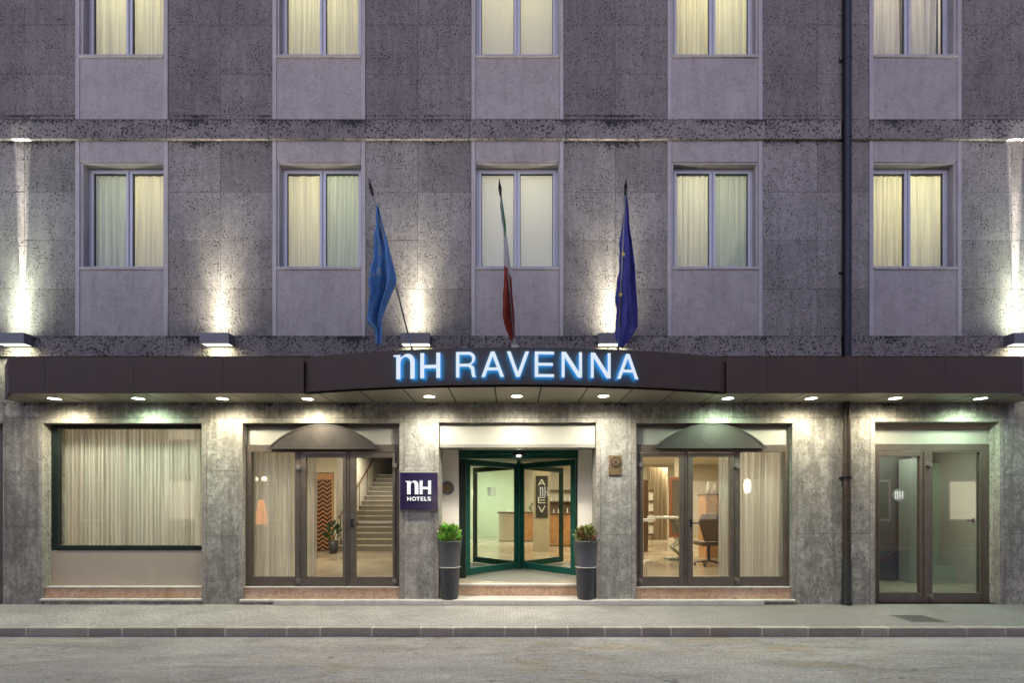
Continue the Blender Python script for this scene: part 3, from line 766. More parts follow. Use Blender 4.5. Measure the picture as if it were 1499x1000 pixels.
# left room: staircase, herringbone panel, plant, lamps
stair = MB()
for k in range(15):
    y = 6.3+.3*k
    stair.box(-5.2, -3.1, y, y+.3 if k < 14 else y+1.2, ZF, ZF+.17*(k+1)-.03, 0)
    stair.box(-5.2, -3.1, y-.025, y+.3 if k < 14 else y+1.2, ZF+.17*(k+1)-.03+.0005, ZF+.17*(k+1), 1)
sr_ = thing('staircase', 'grey stone staircase rising behind the right leaf of the left double door', 'staircase', (-4.2, 6.3, ZF))
stair.build('steps', [simple('stair_riser', (.19, .17, .14), .5, 0, .15, 6), simple('stair_tread', (.46, .42, .35), .35, 0, .1, 5)], sr_)
g = MB(); g.tube((-5.14, 6.3, ZF+1.0), (-5.14, 10.5, ZF+3.45), .028, n=8)
for k in range(0, 15, 3): g.tube((-5.14, 6.4+.3*k, ZF+.17*(k+1)), (-5.14, 6.4+.3*k, ZF+.17*(k+1)+.93), .012, n=6)
g.build('handrail', M['darkwood'], sr_)
m, t, b = mat('herringbone_wood'); c = coords(t); sep = N(t, 'ShaderNodeSeparateXYZ'); t.links.new(c, sep.inputs[0])
zx = math_(t, 'ABSOLUTE', math_(t, 'SUBTRACT', math_(t, 'FRACT', math_(t, 'MULTIPLY', sep.outputs[0], 1/.25)), .5))
st_ = math_(t, 'FRACT', math_(t, 'MULTIPLY', math_(t, 'ADD', sep.outputs[2], math_(t, 'MULTIPLY', zx, .20)), 8))
t.links.new(ramp(t, st_, [(.66, (.025, .014, .01)), (.72, (.50, .22, .07))]), b.inputs['Base Color']); b.inputs['Roughness'].default_value = .4
hb = thing('patterned_door', 'black and orange herringbone patterned door seen beyond the left double door', 'door', (-5.73, 6.3, ZF))
g = MB(); g.box(-5.86, -5.36, 6.30, 6.34, ZF+.02, 2.40); g.build('door_panel', m, hb)
g = MB(); g.box(-5.94, -5.865, 6.28, 6.35, ZF, 2.60); g.box(-5.355, -5.31, 6.28, 6.35, ZF, 2.60); g.box(-5.865, -5.355, 6.28, 6.35, 2.41, 2.60); g.build('door_frame', M['wood'], hb)

def leafy(name, c, rx, rz, n, lf, mats, label, cat, group=None, up=.6, stems=6, seed=1, wid=.32):
    r = random.Random(seed); root = thing(name, label, cat, c, group)
    g = MB()
    for i in range(n):
        th_ = r.uniform(0, 2*math.pi); rr = rx*math.sqrt(r.random()); h = rz*r.random()**.7
        k = math.sqrt(max(0, 1-(h/rz)**2.2))
        p = Vector((c[0]+rr*k*math.cos(th_), c[1]+rr*k*math.sin(th_), c[2]+h*.95))
        d = Vector((math.cos(th_)*r.uniform(.3, 1), math.sin(th_)*r.uniform(.3, 1), r.uniform(.1, 1)*up+.2)).normalized()
        sd = d.cross(Vector((r.uniform(-1, 1), r.uniform(-1, 1), r.uniform(-1, 1)))).normalized()
        L = lf*r.uniform(.6, 1.3); W = L*wid; nn = d.cross(sd)*L*.12; mi = r.choice(range(len(mats)))
        k0 = len(g.v); g.v += [tuple(p), tuple(p+d*L*.45+sd*W+nn), tuple(p+d*L), tuple(p+d*L*.45-sd*W+nn)]
        g.f.append((k0, k0+1, k0+2, k0+3)); g.m.append(mi)
    g.build('foliage', mats, root)
    g = MB()
    for i in range(stems):
        th_ = 2*math.pi*i/stems; g.tube((c[0], c[1], c[2]-.02), (c[0]+rx*.55*math.cos(th_), c[1]+rx*.55*math.sin(th_), c[2]+rz*.7), .006, .003, n=5)
    g.build('stem', simple('plant_stem', (.10, .09, .03), .8), root)
    return root
def leafm(name, a):
    m, t, b = mat(name); geo = N(t, 'ShaderNodeNewGeometry')
    t.links.new(ramp(t, geo.outputs['Random Per Island'], [(0, tuple(q*.55 for q in a)), (1, tuple(min(1, q*1.5) for q in a))]), b.inputs['Base Color'])
    b.inputs['Roughness'].default_value = .45; b.inputs['Subsurface Weight'].default_value = 0; return m
LG, LG2, LR = leafm('succulent_green', (.22, .50, .07)), leafm('succulent_olive', (.32, .36, .12)), leafm('succulent_red', (.34, .14, .10))
DG = leafm('dark_leaf', (.03, .09, .03))
px_ = thing('indoor_planter', 'dark pot holding an indoor plant beyond the middle leaf of the left double door', 'planter', (-5.05, 5.6, ZF))
g = MB(); g.lathe((-5.05, 5.6, ZF), [(0, .0), (.10, 0), (.14, .36), (.125, .36), (.12, .30), (0, .30)], 20); g.build('pot', M['pot'], px_, smooth=True)
leafy('indoor_plant', (-5.05, 5.6, ZF+.33), .20, .55, 80, .13, [DG], 'dark green leafy indoor plant beyond the middle leaf of the left double door', 'plant', seed=4)
fl_ = thing('floor_lamp', 'lamp with a glowing orange cone shade behind the curtain of the left double door', 'lamp', (PX(384, 3), 3, ZF))
xx = PX(383, 3)
g = MB(); g.lathe((xx, 3, PZ(768, 3)), [(.16, 0), (.06, .56)], 20); g.build('lamp_shade', emit('orange_shade_glow', (1, .36, .10), 1.1), fl_)
g = MB(); g.tube((xx, 3, ZF), (xx, 3, PZ(768, 3)+.1), .012); g.lathe((xx, 3, ZF), [(0, .02), (.14, .02), (.15, 0)]); g.build('stand', M['brass'], fl_)
ch = thing('chandelier', 'small glowing chandelier behind the curtain at the left double door', 'chandelier', (PX(374, 3.4), 3.4, PZ(704, 3.4)))
g = MB(); xx = PX(374, 3.4); zz = PZ(704, 3.4)
g.tube((xx, 3.4, zz), (xx, 3.4, CE), .008, n=6); 
for k in range(6): g.tube((xx, 3.4, zz-.04), (xx+.22*math.cos(k), 3.4+.22*math.sin(k), zz), .008, n=6)
g.build('arms', M['brass'], ch)
g = MB()
for k in range(6): g.lathe((xx+.22*math.cos(k), 3.4+.22*math.sin(k), zz), [(0, 0), (.05, .02), (.06, .06), (.03, .09), (0, .1)], 10)
g.build('bulbs', emit('chandelier_glow', (1, .8, .45), 5), ch)

# lobby: curved reception counter, desk, posters, seats
rc = thing('reception_counter', 'curved steel and wood reception counter seen through the revolving door', 'counter', (.4, 10.2, ZF))
yc_ = 10.0; sC = scl(yc_); xa = PX(730, yc_); 
pts = [(xa, 10.9), (xa, 10.3)] + [(xa+.3-.3*math.cos(R(a)), 10.3-.3*math.sin(R(a))) for a in (25, 50, 75, 90)] + [(xa+1.9, 10.0), (xa+1.9, 10.9)]
g = MB(); g.vprism(pts, ZF+.03, ZF+1.06); g.build('body', M['steel'], rc)
g = MB(); g.box(xa+.62, xa+1.3, 9.985, 9.999, ZF+.05, ZF+1.05); g.build('wood_panel', M['wood'], rc)
g = MB(); g.vprism([(x-.05 if x < xa+.5 else x+.05, y-.06 if y < 10.5 else y) for x, y in pts], ZF+1.061, ZF+1.11); g.build('counter_top', M['darkwood'], rc)
pc = thing('counter_papers', 'white paper stack lying on top of the curved reception counter', 'papers', (xa+.5, 10.3, ZF+1.11))
g = MB(); g.box(xa+.3, xa+.65, 10.15, 10.4, ZF+1.111, ZF+1.15); g.box(xa+.33, xa+.60, 10.17, 10.38, ZF+1.151, ZF+1.17); g.build('sheets', M['white_enamel'], pc)
fl2 = leafy('counter_plant', (xa+1.35, 10.3, ZF+1.13), .17, .30, 60, .12, [DG, LG2], 'small leafy plant standing on the reception counter near the column', 'plant', seed=9)
dk = thing('wooden_desk', 'orange wooden front desk with dark top right of the lobby column', 'desk', (2.6, 8.2, ZF))
g = MB(); xd = PX(804, 8.2); g.box(xd, xd+3.2, 8.2, 8.9, ZF+.02, ZF+1.05); g.build('body', M['wood'], dk)
g = MB(); g.box(xd-.04, xd+3.24, 8.14, 8.94, ZF+1.051, ZF+1.10); g.build('desk_top', M['darkwood'], dk)
for k in range(4): 
    g = MB(); g.box(xd+.06+k*.8, xd+.78+k*.8, 8.186, 8.199, ZF+.1, ZF+.98); g.build('front_panel', M['wood'], dk)
sh = thing('bottle_shelf', 'lit wall shelf of small items behind the wooden front desk', 'shelf', (PX(815, 12.8), 12.8, 1.5))
g = MB(); xs_ = PX(806, 12.8); g.box(xs_, xs_+2.4, 13.0, 13.38, ZF+.9, ZF+.94); g.box(xs_, xs_+2.4, 13.0, 13.38, ZF+1.5, ZF+1.54); g.box(xs_, xs_+2.4, 13.0, 13.38, ZF+2.0, ZF+2.04); g.box(xs_, xs_+2.4, 13.34, 13.39, ZF+.95, ZF+1.49); g.build('boards', M['darkwood'], sh)
g = MB(); r2 = random.Random(3)
for q in range(22):
    xq = xs_+.08+q*.1; zq = ZF+(.941 if q % 2 else 1.541); g.tube((xq, 13.12, zq), (xq, 13.12, zq+r2.uniform(.16, .32)), .03, .02, n=8)
g.build('items', M['white_enamel'], sh)
po = thing('column_poster', 'tall black poster with pale letters fixed to the lobby column', 'poster', ((PX(784, 6.08)+PX(802, 6.08))/2, 6.08, 1.9))
g = MB(); g.pbox(785, 697, 802.5, 758.5, 6.07, 6.098); g.build('board', M['black'], po)

# furniture beyond the fourth bay
tb = thing('high_table', 'white oval table on crossed green metal legs inside the right double door', 'table', (PX(985, 4.2), 4.2, ZF))
g = MB(); cx_, cy_ = PX(984, 4.2), 4.2; g.vprism([(cx_+.62*math.cos(R(a)), cy_+.34*math.sin(R(a))) for a in range(0, 360, 12)], ZF+1.03, ZF+1.08); g.build('table_top', M['white_enamel'], tb, bevel=.01)
g = MB()
for s_ in (-.12, .12):
    g.tube((cx_-.05, cy_+s_, ZF+1.03), (cx_+.32, cy_+s_, ZF+.55), .018, n=6); g.tube((cx_+.32, cy_+s_, ZF+.55), (cx_-.02, cy_+s_, ZF+.3), .018, n=6); g.tube((cx_-.02, cy_+s_, ZF+.3), (cx_+.3, cy_+s_, ZF+.03), .018, n=6)
g.box(cx_-.15, cx_+.45, cy_-.22, cy_+.22, ZF, ZF+.03)
g.build('legs', simple('green_grey_metal', (.16, .19, .14), .4, .5), tb)
tb2 = thing('side_table', 'low white shelf table left of the crossed-leg table inside the right double door', 'table', (PX(944, 3.6), 3.6, ZF))
g = MB(); cx2 = PX(941, 3.6); g.vprism([(cx2+.30*math.cos(R(a)), 3.6+.26*math.sin(R(a))) for a in range(0, 360, 15)], ZF+.98, ZF+1.04); g.build('table_top', M['white_enamel'], tb2); g = MB(); g.tube((cx2, 3.6, ZF), (cx2, 3.6, ZF+.98), .03); g.lathe((cx2, 3.6, ZF), [(0, .03), (.2, .03), (.22, 0)]); g.build('leg', M['steel'], tb2)
oc = thing('office_chair', 'brown leather swivel chair behind the middle glass of the right double door', 'chair', (PX(1040, 2.6), 2.6, ZF))
cx_, cy_ = PX(1039, 2.6), 2.6
g = MB(); n0 = 10
g.prism([(cx_-.20, ZF+1.18), (cx_+.20, ZF+1.18), (cx_+.30, ZF+1.05), (cx_+.33, ZF+.58), (cx_-.14, ZF+.56), (cx_-.26, ZF+1.0)], cy_-.10, cy_-.02); g.build('backrest', M['leather'], oc, bevel=.03)
g = MB(); g.box(cx_-.18, cx_+.32, cy_-.05, cy_+.5, ZF+.46, ZF+.56); g.build('seat', M['leather'], oc, bevel=.03)
g = MB(); g.tube((cx_+.07, cy_+.2, ZF+.12), (cx_+.07, cy_+.2, ZF+.46), .03)
for k in range(5): g.tube((cx_+.07, cy_+.2, ZF+.12), (cx_+.07+.3*math.cos(k*1.257+.3), cy_+.2+.3*math.sin(k*1.257+.3), ZF+.07), .02, .014, n=6)
g.build('base', M['black_plastic'], oc)
for k in range(5):
    g = MB(); xk, yk = cx_+.07+.3*math.cos(k*1.257+.3), cy_+.2+.3*math.sin(k*1.257+.3); g.tube((xk-.015, yk, ZF+.032), (xk+.015, yk, ZF+.032), .03, n=12); g.build('wheel', M['black_plastic'], oc)
wd = thing('wooden_cabinet', 'tall light wood cabinet beyond the middle glass of the right double door', 'cabinet', (PX(1045, 4.6), 4.6, ZF))
g = MB(); xw = PX(1034, 4.6); g.box(xw, xw+1.1, 4.6, 5.1, ZF, ZF+1.62); g.build('body', M['wood'], wd)
g = MB(); g.box(xw+.04, xw+.53, 4.585, 4.599, ZF+.06, ZF+1.58); g.box(xw+.57, xw+1.06, 4.585, 4.599, ZF+.06, ZF+1.58); g.build('doors', M['wood'], wd)
g = MB(); g.box(xw-.03, xw+1.13, 4.57, 5.12, ZF+1.621, ZF+1.66); g.build('top_board', M['darkwood'], wd)
bt = thing('glass_jars', 'row of pale glass jars standing on the tall wood cabinet', 'jars', (xw+.3, 4.8, ZF+1.66))
g = MB()
for k, h in enumerate((.34, .28, .40, .26)): g.lathe((xw+.15+k*.17, 4.8, ZF+1.661), [(0, 0), (.05, 0), (.055, h*.6), (.03, h*.8), (.035, h)], 12)
g.build('jar_bodies', M['frost'], bt, smooth=True)
rk = thing('brochure_stand', 'dark brochure stand at the left edge of the right double door glass', 'stand', (PX(948, 6), 6, ZF))
g = MB(); xk = PX(943, 6); g.box(xk, xk+.12, 6, 6.3, ZF, ZF+2.1)
for k in range(5): g.box(xk+.121, xk+.26, 5.95, 6.3, ZF+.5+.32*k, ZF+.53+.32*k)
g.build('body', M['darkwood'], rk)
g = MB()
for k in range(4): g.box(xk+.13, xk+.25, 5.93, 5.948, ZF+.55+.32*k, ZF+.76+.32*k)
g.build('leaflets', M['white_enamel'], rk)
mirr = thing('framed_mirror', 'reddish wood framed mirror on the wall beyond the crossed-leg table', 'mirror', (PX(986, 8), 8, 1.8))
xm = PX(980, 8.0)
g = MB(); g.box(xm, xm+.08, 7.96, 8.02, ZF+.3, ZF+2.3); g.box(xm+.55, xm+.63, 7.96, 8.02, ZF+.3, ZF+2.3); g.box(xm+.08, xm+.55, 7.96, 8.02, ZF+2.2, ZF+2.3); g.box(xm+.08, xm+.55, 7.96, 8.02, ZF+.3, ZF+.4); g.build('frame', simple('red_wood', (.20, .07, .03), .4, 0, .2, 8), mirr)
g = MB(); g.box(xm+.08, xm+.55, 7.99, 8.01, ZF+.4, ZF+2.2); g.build('mirror_glass', simple('mirror_dark', (.25, .24, .22), .1, .8), mirr)
g = MB(); g.box(xm+.2, xm+.45, 8.021, 8.1, ZF, CE); g.build('post', M['cream'], mirr)
wlmp = thing('interior_wall_lamp', 'glowing oval wall lamp behind the curtain right of the brown chair', 'lamp', (PX(1094, 1.2), 1.2, 2.1))
g = MB(); xx, zz = PX(1094.5, 1.2), PZ(712, 1.2); g.lathe((xx, 1.2, zz-.14), [(0, 0), (.05, .03), (.065, .14), (.05, .25), (0, .28)], 14); g.build('glass_shade', emit('wall_lamp_glow', (1, .85, .5), 7), wlmp, smooth=True)
g = MB(); g.box(xx-.03, xx+.03, 1.27, 1.32, zz-.06, ZF) if 0 else g.tube((xx, 1.28, ZF), (xx, 1.28, zz+.05), .012); g.lathe((xx, 1.28, ZF), [(0, .02), (.12, .02), (.13, 0)]); g.tube((xx, 1.28, zz+.05), (xx, 1.2, zz+.05), .012); g.build('stand', M['steel'], wlmp)

# curtains of the ground floor
def gcur(px0, px1, y, z0, z1, seed, label, m='sheer', amp=.03, pitch=.10, gather=0):
    o = curtain('curtain', PX(px0, y), PX(px1, y), z0, z1, y, amp, pitch, M[m], seed, gather)
    tag(o, label, 'curtain', 'ground floor curtains'); return o
gcur(80, 190, .42, ZF+.3, 2.98, 51, 'long sheer curtain filling the left half of the wide display window', amp=.035, pitch=.085)
gcur(188, 305, .45, ZF+.3, 2.98, 52, 'long sheer curtain filling the right half of the wide display window', amp=.035, pitch=.075)
gcur(362, 437, .30, ZF+.01, 2.75, 53, 'white floor-length curtain in the left panel of the left double door', amp=.04, pitch=.12)
gcur(444, 465, .30, ZF+.01, 2.75, 54, 'narrow curtain at the left of the middle glass of the left double door', amp=.03, pitch=.07)
gcur(1076, 1155, .30, ZF+.01, 2.75, 55, 'white floor-length curtain in the right panel of the right double door', amp=.04, pitch=.12)
gcur(1052, 1074, .30, ZF+.01, 2.75, 56, 'narrow pale curtain at the right of the middle glass of the right double door', amp=.025, pitch=.06)
gcur(948, 978, 10.5, ZF+.02, 3.1, 57, 'beige drapes hanging at the far back of the lobby right of the brochure stand', 'brown_drape', .06, .2)
# right room contents: slanted stair underside, low platform, pillar
g = MB(); g.prism([(PX(1275, 2.6), 1.9), (PX(1275, 2.6), 3.4), (PX(1352, 2.6), 3.4), (PX(1352, 2.6), 2.78)], 2.5, 2.6)
g.box(PX(1333, 2.0), PX(1349, 2.0), 2.0, 2.3, .03, 2.62); g.build('stairwell_wall', simple('pale_stairwell', (.36, .37, .33), .7, 0, .04, 3), hotel)
g = MB(); g.prism([(PX(1275, 2.35), .25), (PX(1275, 2.35), .31), (PX(1334, 2.35), .95), (PX(1334, 2.35), .89)], 2.3, 2.36); g.prism([(PX(1275, 2.35), .03), (PX(1275, 2.35), .12), (PX(1310, 2.35), .03)], 2.3, 2.36)
gd = MB(); gd.box(PX(1272, 2.45), PX(1332, 2.45), 2.40, 2.44, .031, 2.75); gd.build('stairwell_void_panel', simple('stairwell_void_panel', (.10, .095, .085), .6, 0, .2, 2), hotel)  # dark panel added for the stairwell void, its shade put into the colour
hr = g.build('stair_rail', M['darkwood']); tag(hr, 'dark sloping handrail seen through the left leaf of the far right door', 'handrail')
g = MB(); g.box(PX(1366, 2.4), PX(1440, 2.4), 2.4, 3.3, .03, .30); g.box(PX(1366, 2.8), PX(1416, 2.8), 2.8, 3.59, .301, 2.6); g.build('raised_platform', M['mint'], hotel)
# neighbouring rooms behind the outer openings
area('room_light', (-10.4, 1.6, CE-.3), .8, 40*KE, (1, .8, .5), (0, 0, 0), hotel)

# ---------------------------------------------------------------- revolving door
rv = thing('revolving_door', 'green framed revolving glass door at the middle of the hotel entrance', 'revolving door', (.15, 2.26, ZF))
cx, cy, z0, z1 = PX(760.5, 2.26), 2.26, .315, 2.53
RAD = 1.54
g = MB(); g.tube((cx, cy, z0-.02), (cx, cy, z1+.05), .055, n=16); g.build('centre_post', M['green'], rv, smooth=False)
angs = [math.degrees(math.atan2(-1.11, -1.03)), math.degrees(math.atan2(-1.11, 1.06)), math.degrees(math.atan2(1.11, 1.03)), math.degrees(math.atan2(1.11, -1.06))]
def rotbox(mb, a, r0, r1, w_, za, zb):
    d = Vector((math.cos(R(a)), math.sin(R(a)), 0)); n = Vector((-d.y, d.x, 0)); c = Vector((cx, cy, 0)); k = len(mb.v)
    for z in (za, zb):
        for (r_, s_) in ((r0, -1), (r1, -1), (r1, 1), (r0, 1)):
            p = c + d*r_ + n*s_*w_/2; mb.v.append((p.x, p.y, z))
    for f in ((0,3,2,1),(4,5,6,7),(0,1,5,4),(1,2,6,5),(2,3,7,6),(3,0,4,7)): mb.f.append(tuple(k+i for i in f)); mb.m.append(0)
for a in angs:
    g = MB()
    rotbox(g, a, .06, .14, .045, z0, z1); rotbox(g, a, RAD-.12, RAD, .045, z0, z1)
    rotbox(g, a, .14, RAD-.12, .045, z0, z0+.13); rotbox(g, a, .14, RAD-.12, .045, z1-.11, z1)
    wg = g.build('wing', M['green'], rv, bevel=.004)
    g = MB(); rotbox(g, a, .135, RAD-.115, .008, z0+.125, z1-.105); g.build('pane', M['glass'], wg)
# drum posts and header ring
g = MB()
for (px0, px1, yy) in ((672.5, 682, .95), (844, 849, .95)): g.pbox(px0, 672, px1, 847, yy, yy+.09)
g.box(cx-1.35, cx-1.27, 3.5, 3.6, ZF, z1); g.box(cx+1.27, cx+1.35, 3.5, 3.6, ZF, z1)
g.build('drum_post', M['dark_frame'], rv, bevel=.004)
g = MB(); seg = 24
for k in range(seg):
    a0, a1 = R(218+104*k/seg), R(218+104*(k+1)/seg)
    g.vprism([(cx+1.64*math.cos(a0), cy+1.64*math.sin(a0)), (cx+1.64*math.cos(a1), cy+1.64*math.sin(a1)), (cx+1.56*math.cos(a1), cy+1.56*math.sin(a1)), (cx+1.56*math.cos(a0), cy+1.56*math.sin(a0))], z1+.05, z1+.22)
for k in range(seg):
    a0, a1 = R(38+104*k/seg), R(38+104*(k+1)/seg)
    g.vprism([(cx+1.64*math.cos(a0), cy+1.64*math.sin(a0)), (cx+1.64*math.cos(a1), cy+1.64*math.sin(a1)), (cx+1.56*math.cos(a1), cy+1.56*math.sin(a1)), (cx+1.56*math.cos(a0), cy+1.56*math.sin(a0))], z1+.05, z1+.22)
g.pbox(672.5, 656.5, 846.5, 671.5, .84, .90)
g.build('header_ring', M['green'], rv)
g = MB(); g.lathe((cx, cy, z1+.06), [(0, 0), (1.62, 0), (1.62, .16)], 48); g.build('drum_ceiling', M['green'], rv)
for sx, a0_, a1_ in ((-1, 142, 218), (1, -38, 38)):
    g = MB()
    for k in range(16):
        a0, a1 = R(a0_+(a1_-a0_)*k/16), R(a0_+(a1_-a0_)*(k+1)/16)
        g.vprism([(cx+1.60*math.cos(a0), cy+1.60*math.sin(a0)), (cx+1.60*math.cos(a1), cy+1.60*math.sin(a1)), (cx+1.59*math.cos(a1), cy+1.59*math.sin(a1)), (cx+1.59*math.cos(a0), cy+1.59*math.sin(a0))], ZF, z1+.05)
    g.build('curved_glass', M['glass'], rv)
g = MB(); g.lathe((cx, cy, ZF-.004), [(0, .008), (1.66, .008), (1.70, 0)], 64); struct(g.build('door_mat_ring', simple('grey_mat', (.22, .22, .2), .6, .2)))
sn = thing('door_sensor', 'small dark sensor box with a light under the revolving door header', 'sensor', (cx, .93, z1+.1))
g = MB(); xs_, zs_ = PX(760, .6), PZ(664, .6); g.box(xs_-.11, xs_+.11, .60, .66, zs_-.03, zs_+.035); g.build('housing', M['black_plastic'], sn, bevel=.01)
g = MB(); g.lathe((xs_, .64, zs_-.05), [(0, 0), (.035, .004), (.035, .018), (0, .019)], 16); g.build('lens', M['em_down_w'], sn)
g = MB(); g.box(xs_-.02, xs_+.02, .66, YR+.02, zs_+.0, zs_+.03); g.build('arm', M['black_plastic'], sn)
spot('sensor_light', (xs_, .62, zs_-.06), 18, (1, .92, .72), 150, 1, (0, .1, -1), .04, sn)
vt = thing('wall_disc', 'round dark disc on the cream wall left of the revolving door', 'disc', (PX(655, YR), YR, PZ(715, YR)))
g = MB(); g.tube((PX(655.5, YR), YR, PZ(715, YR)), (PX(655.5, YR), YR-.04, PZ(715, YR)), .125, n=28); g.build('ring', M['lampgrey'], vt, bevel=.005)
g = MB(); g.tube((PX(655.5, YR), YR-.041, PZ(715, YR)), (PX(655.5, YR), YR-.05, PZ(715, YR)), .075, n=24); g.build('centre', M['brass'], vt)

# ---------------------------------------------------------------- canopy
can = thing('entrance_canopy', 'long dark brown metal canopy bowing outward over the hotel entrance', 'canopy', (0, 0, EYE+1.7))
ZS = EYE+1.705; YS = -.705; ARCM = .05; YM = -1.10; RA = 11.4
def ya_(x): return YM + RA - math.sqrt(RA*RA-(x-ARCM)**2)
def fascia(xs, ys, z0, z1, th_, mb):
    for (a, ya), (b_, yb) in zip(zip(xs, ys), zip(xs[1:], ys[1:])):
        mb.vprism([(a, ya), (b_, yb), (b_, yb+th_), (a, ya+th_)], z0, z1)
XA, XB = PX(445, YS), PX(1064, YS)
XLf, XRf = PX(13, YS), PX(1497, YS); XLb, XRb = PX(31)+.0, PX(1486)
g = MB()
g.box(XLf, XA, YS, YS+.03, ZS-.0, EYE+2.252)
g.vprism([(XLf, YS), (XLf+.02, YS+.03), (XLb+.02, -.24), (XLb, -.25)], ZS-.0, EYE+2.252)
g.vprism([(XLb, -.2502), (XLb+.02, -.2402), (XLb+.02, -.002), (XLb, -.002)], ZS, EYE+2.252)
g.build('side_fascia', M['brown_dark'], can)
g = MB(); g.box(XB, XRf, YS, YS+.03, ZS, EYE+2.252)
g.vprism([(XRf-.02, YS+.03), (XRf, YS), (XRb, -.25), (XRb-.02, -.24)], ZS, EYE+2.252)
g.vprism([(XRb-.02, -.2402), (XRb, -.2502), (XRb, -.002), (XRb-.02, -.002)], ZS, EYE+2.252)
g.build('side_fascia', M['brown_dark'], can)
g = MB()
n = 40; xs_ = [XA+(XB-XA)*k/n for k in range(n+1)]; ys_ = [ya_(x)-.012 for x in xs_]
k0 = len(g.v)
for x, y in zip(xs_, ys_): g.v += [(x, y, ZS+.03), (x, y, EYE+2.262), (x, y+.035, EYE+2.262), (x, y+.035, ZS+.03)]
for k in range(n):
    a = k0+4*k
    for q in range(4): g.f.append((a+q, a+4+q, a+4+(q+1) % 4, a+(q+1) % 4)); g.m.append(0)
g.f.append((k0, k0+1, k0+2, k0+3)); g.m.append(0); e = k0+4*n; g.f.append((e+3, e+2, e+1, e)); g.m.append(0)
fo = g.build('curved_fascia', M['brown_dark'], can)
# thin bottom lips
g = MB()
g.box(XLf+.001, XA-.001, YS-.006, YS-.0005, ZS-.002, ZS+.045); g.box(XB+.001, XRf-.001, YS-.006, YS-.0005, ZS-.002, ZS+.045)
fascia(xs_, [y-.007 for y in ys_], ZS+.028, ZS+.07, .0065, g)
g.build('fascia_lip', M['brown_dark'], can)
g = MB()
for x in [XLf+.55+k*1.348 for k in range(4)] + [XB+.62+k*1.348 for k in range(4)]:
    if x < XA-.1 or (XB+.1 < x < XRf-.1): g.box(x-.0025, x+.0025, YS-.0012, YS-.0003, ZS+.047, EYE+2.25)
g.build('panel_seam', M['black'], can)
# roof of canopy
g = MB(); zr = EYE+2.20
g.vprism([(XLb+.03, -.004), (XLb+.03, -.25), (XLf+.03, YS+.04), (XA, YS+.04)] + [(x, ya_(x)+.05) for x in xs_[2:-2]] + [(XB, YS+.04), (XRf-.03, YS+.04), (XRb-.03, -.25), (XRb-.03, -.004)], zr-.03, zr)
g.build('canopy_roof', M['brown_dark'], can)
# soffit panels with open joints
seams = [-.25+.674*k for k in range(-13, 14)]
g = MB()
def yfront(x):
    if x < XLf: t_ = (x-XLb)/(XLf-XLb); return -.25+(YS+.25)*t_
    if x > XRf: t_ = (XRb-x)/(XRb-XRf); return -.25+(YS+.25)*t_
    if XA < x < XB: return ya_(x)
    return YS
pts = sorted(set([XLb, XLf, XA, XB, XRf, XRb] + [s_ for s_ in seams if XLb < s_ < XRb]))
for a, b_ in zip(pts, pts[1:]):
    ga = .011 if any(abs(a-s_) < 1e-6 for s_ in seams) else 0; gb = .011 if any(abs(b_-s_) < 1e-6 for s_ in seams) else 0
    A_, B_ = a+ga, b_-gb
    sub = 6 if XA-.01 <= a and b_ <= XB+.01 else 1
    front = []
    for k in range(sub+1):
        x = A_+(B_-A_)*k/sub; xe = min(max(x, a+1e-5), b_-1e-5); front.append((x, yfront(xe)+.032))
    g.vprism([(A_, -.003)] + front + [(B_, -.003)] if False else front + [(B_, -.003), (A_, -.003)], ZS, ZS+.002)
g.build('soffit', M['soffit'], can)
g = MB(); g.vprism([(XLb+.03, -.006), (XLb+.03, -.25), (XLf+.03, YS+.04), (XA, YS+.04)] + [(x, ya_(x)+.05) for x in xs_[2:-2]] + [(XB, YS+.04), (XRf-.03, YS+.04), (XRb-.03, -.25), (XRb-.03, -.006)], ZS+.006, ZS+.03)
g.build('joint_backing', M['black'], can)
dl = [(80, 0, -.35), (203, 1, -.36), (326, 0, -.35), (451, 0, -.33), (629, 2, -.5), (757, 2, -.53), (884, 2, -.53), (1066, 1, -.37), (1188, 0, -.37), (1311, 0, -.38), (1436, 1, -.36)]
for px0, kind, y in dl:
    x = PX(px0, y)
    g = MB(); g.lathe((x, y, ZS), [(.080, .0), (.105, -.004), (.107, -.010), (.095, -.014), (.082, -.012)], 28)
    o = g.build('downlight', M['steel'], can, smooth=True)
    g = MB(); g.lathe((x, y, ZS-.008), [(.084, 0), (.04, -.003), (0, -.004)], 24); g.build('lens', M['em_down_g' if kind == 1 else 'em_down_w'], o)
    cc = {0: (1, .91, .68), 1: (.72, 1, .72), 2: (1, .94, .80)}[kind]; pw = {0: 20, 1: 19, 2: 24}[kind]
    spot('downlight_spot', (x, y, ZS-.03), pw, cc, 171, .75, (0, -.05, -1), .09, can)

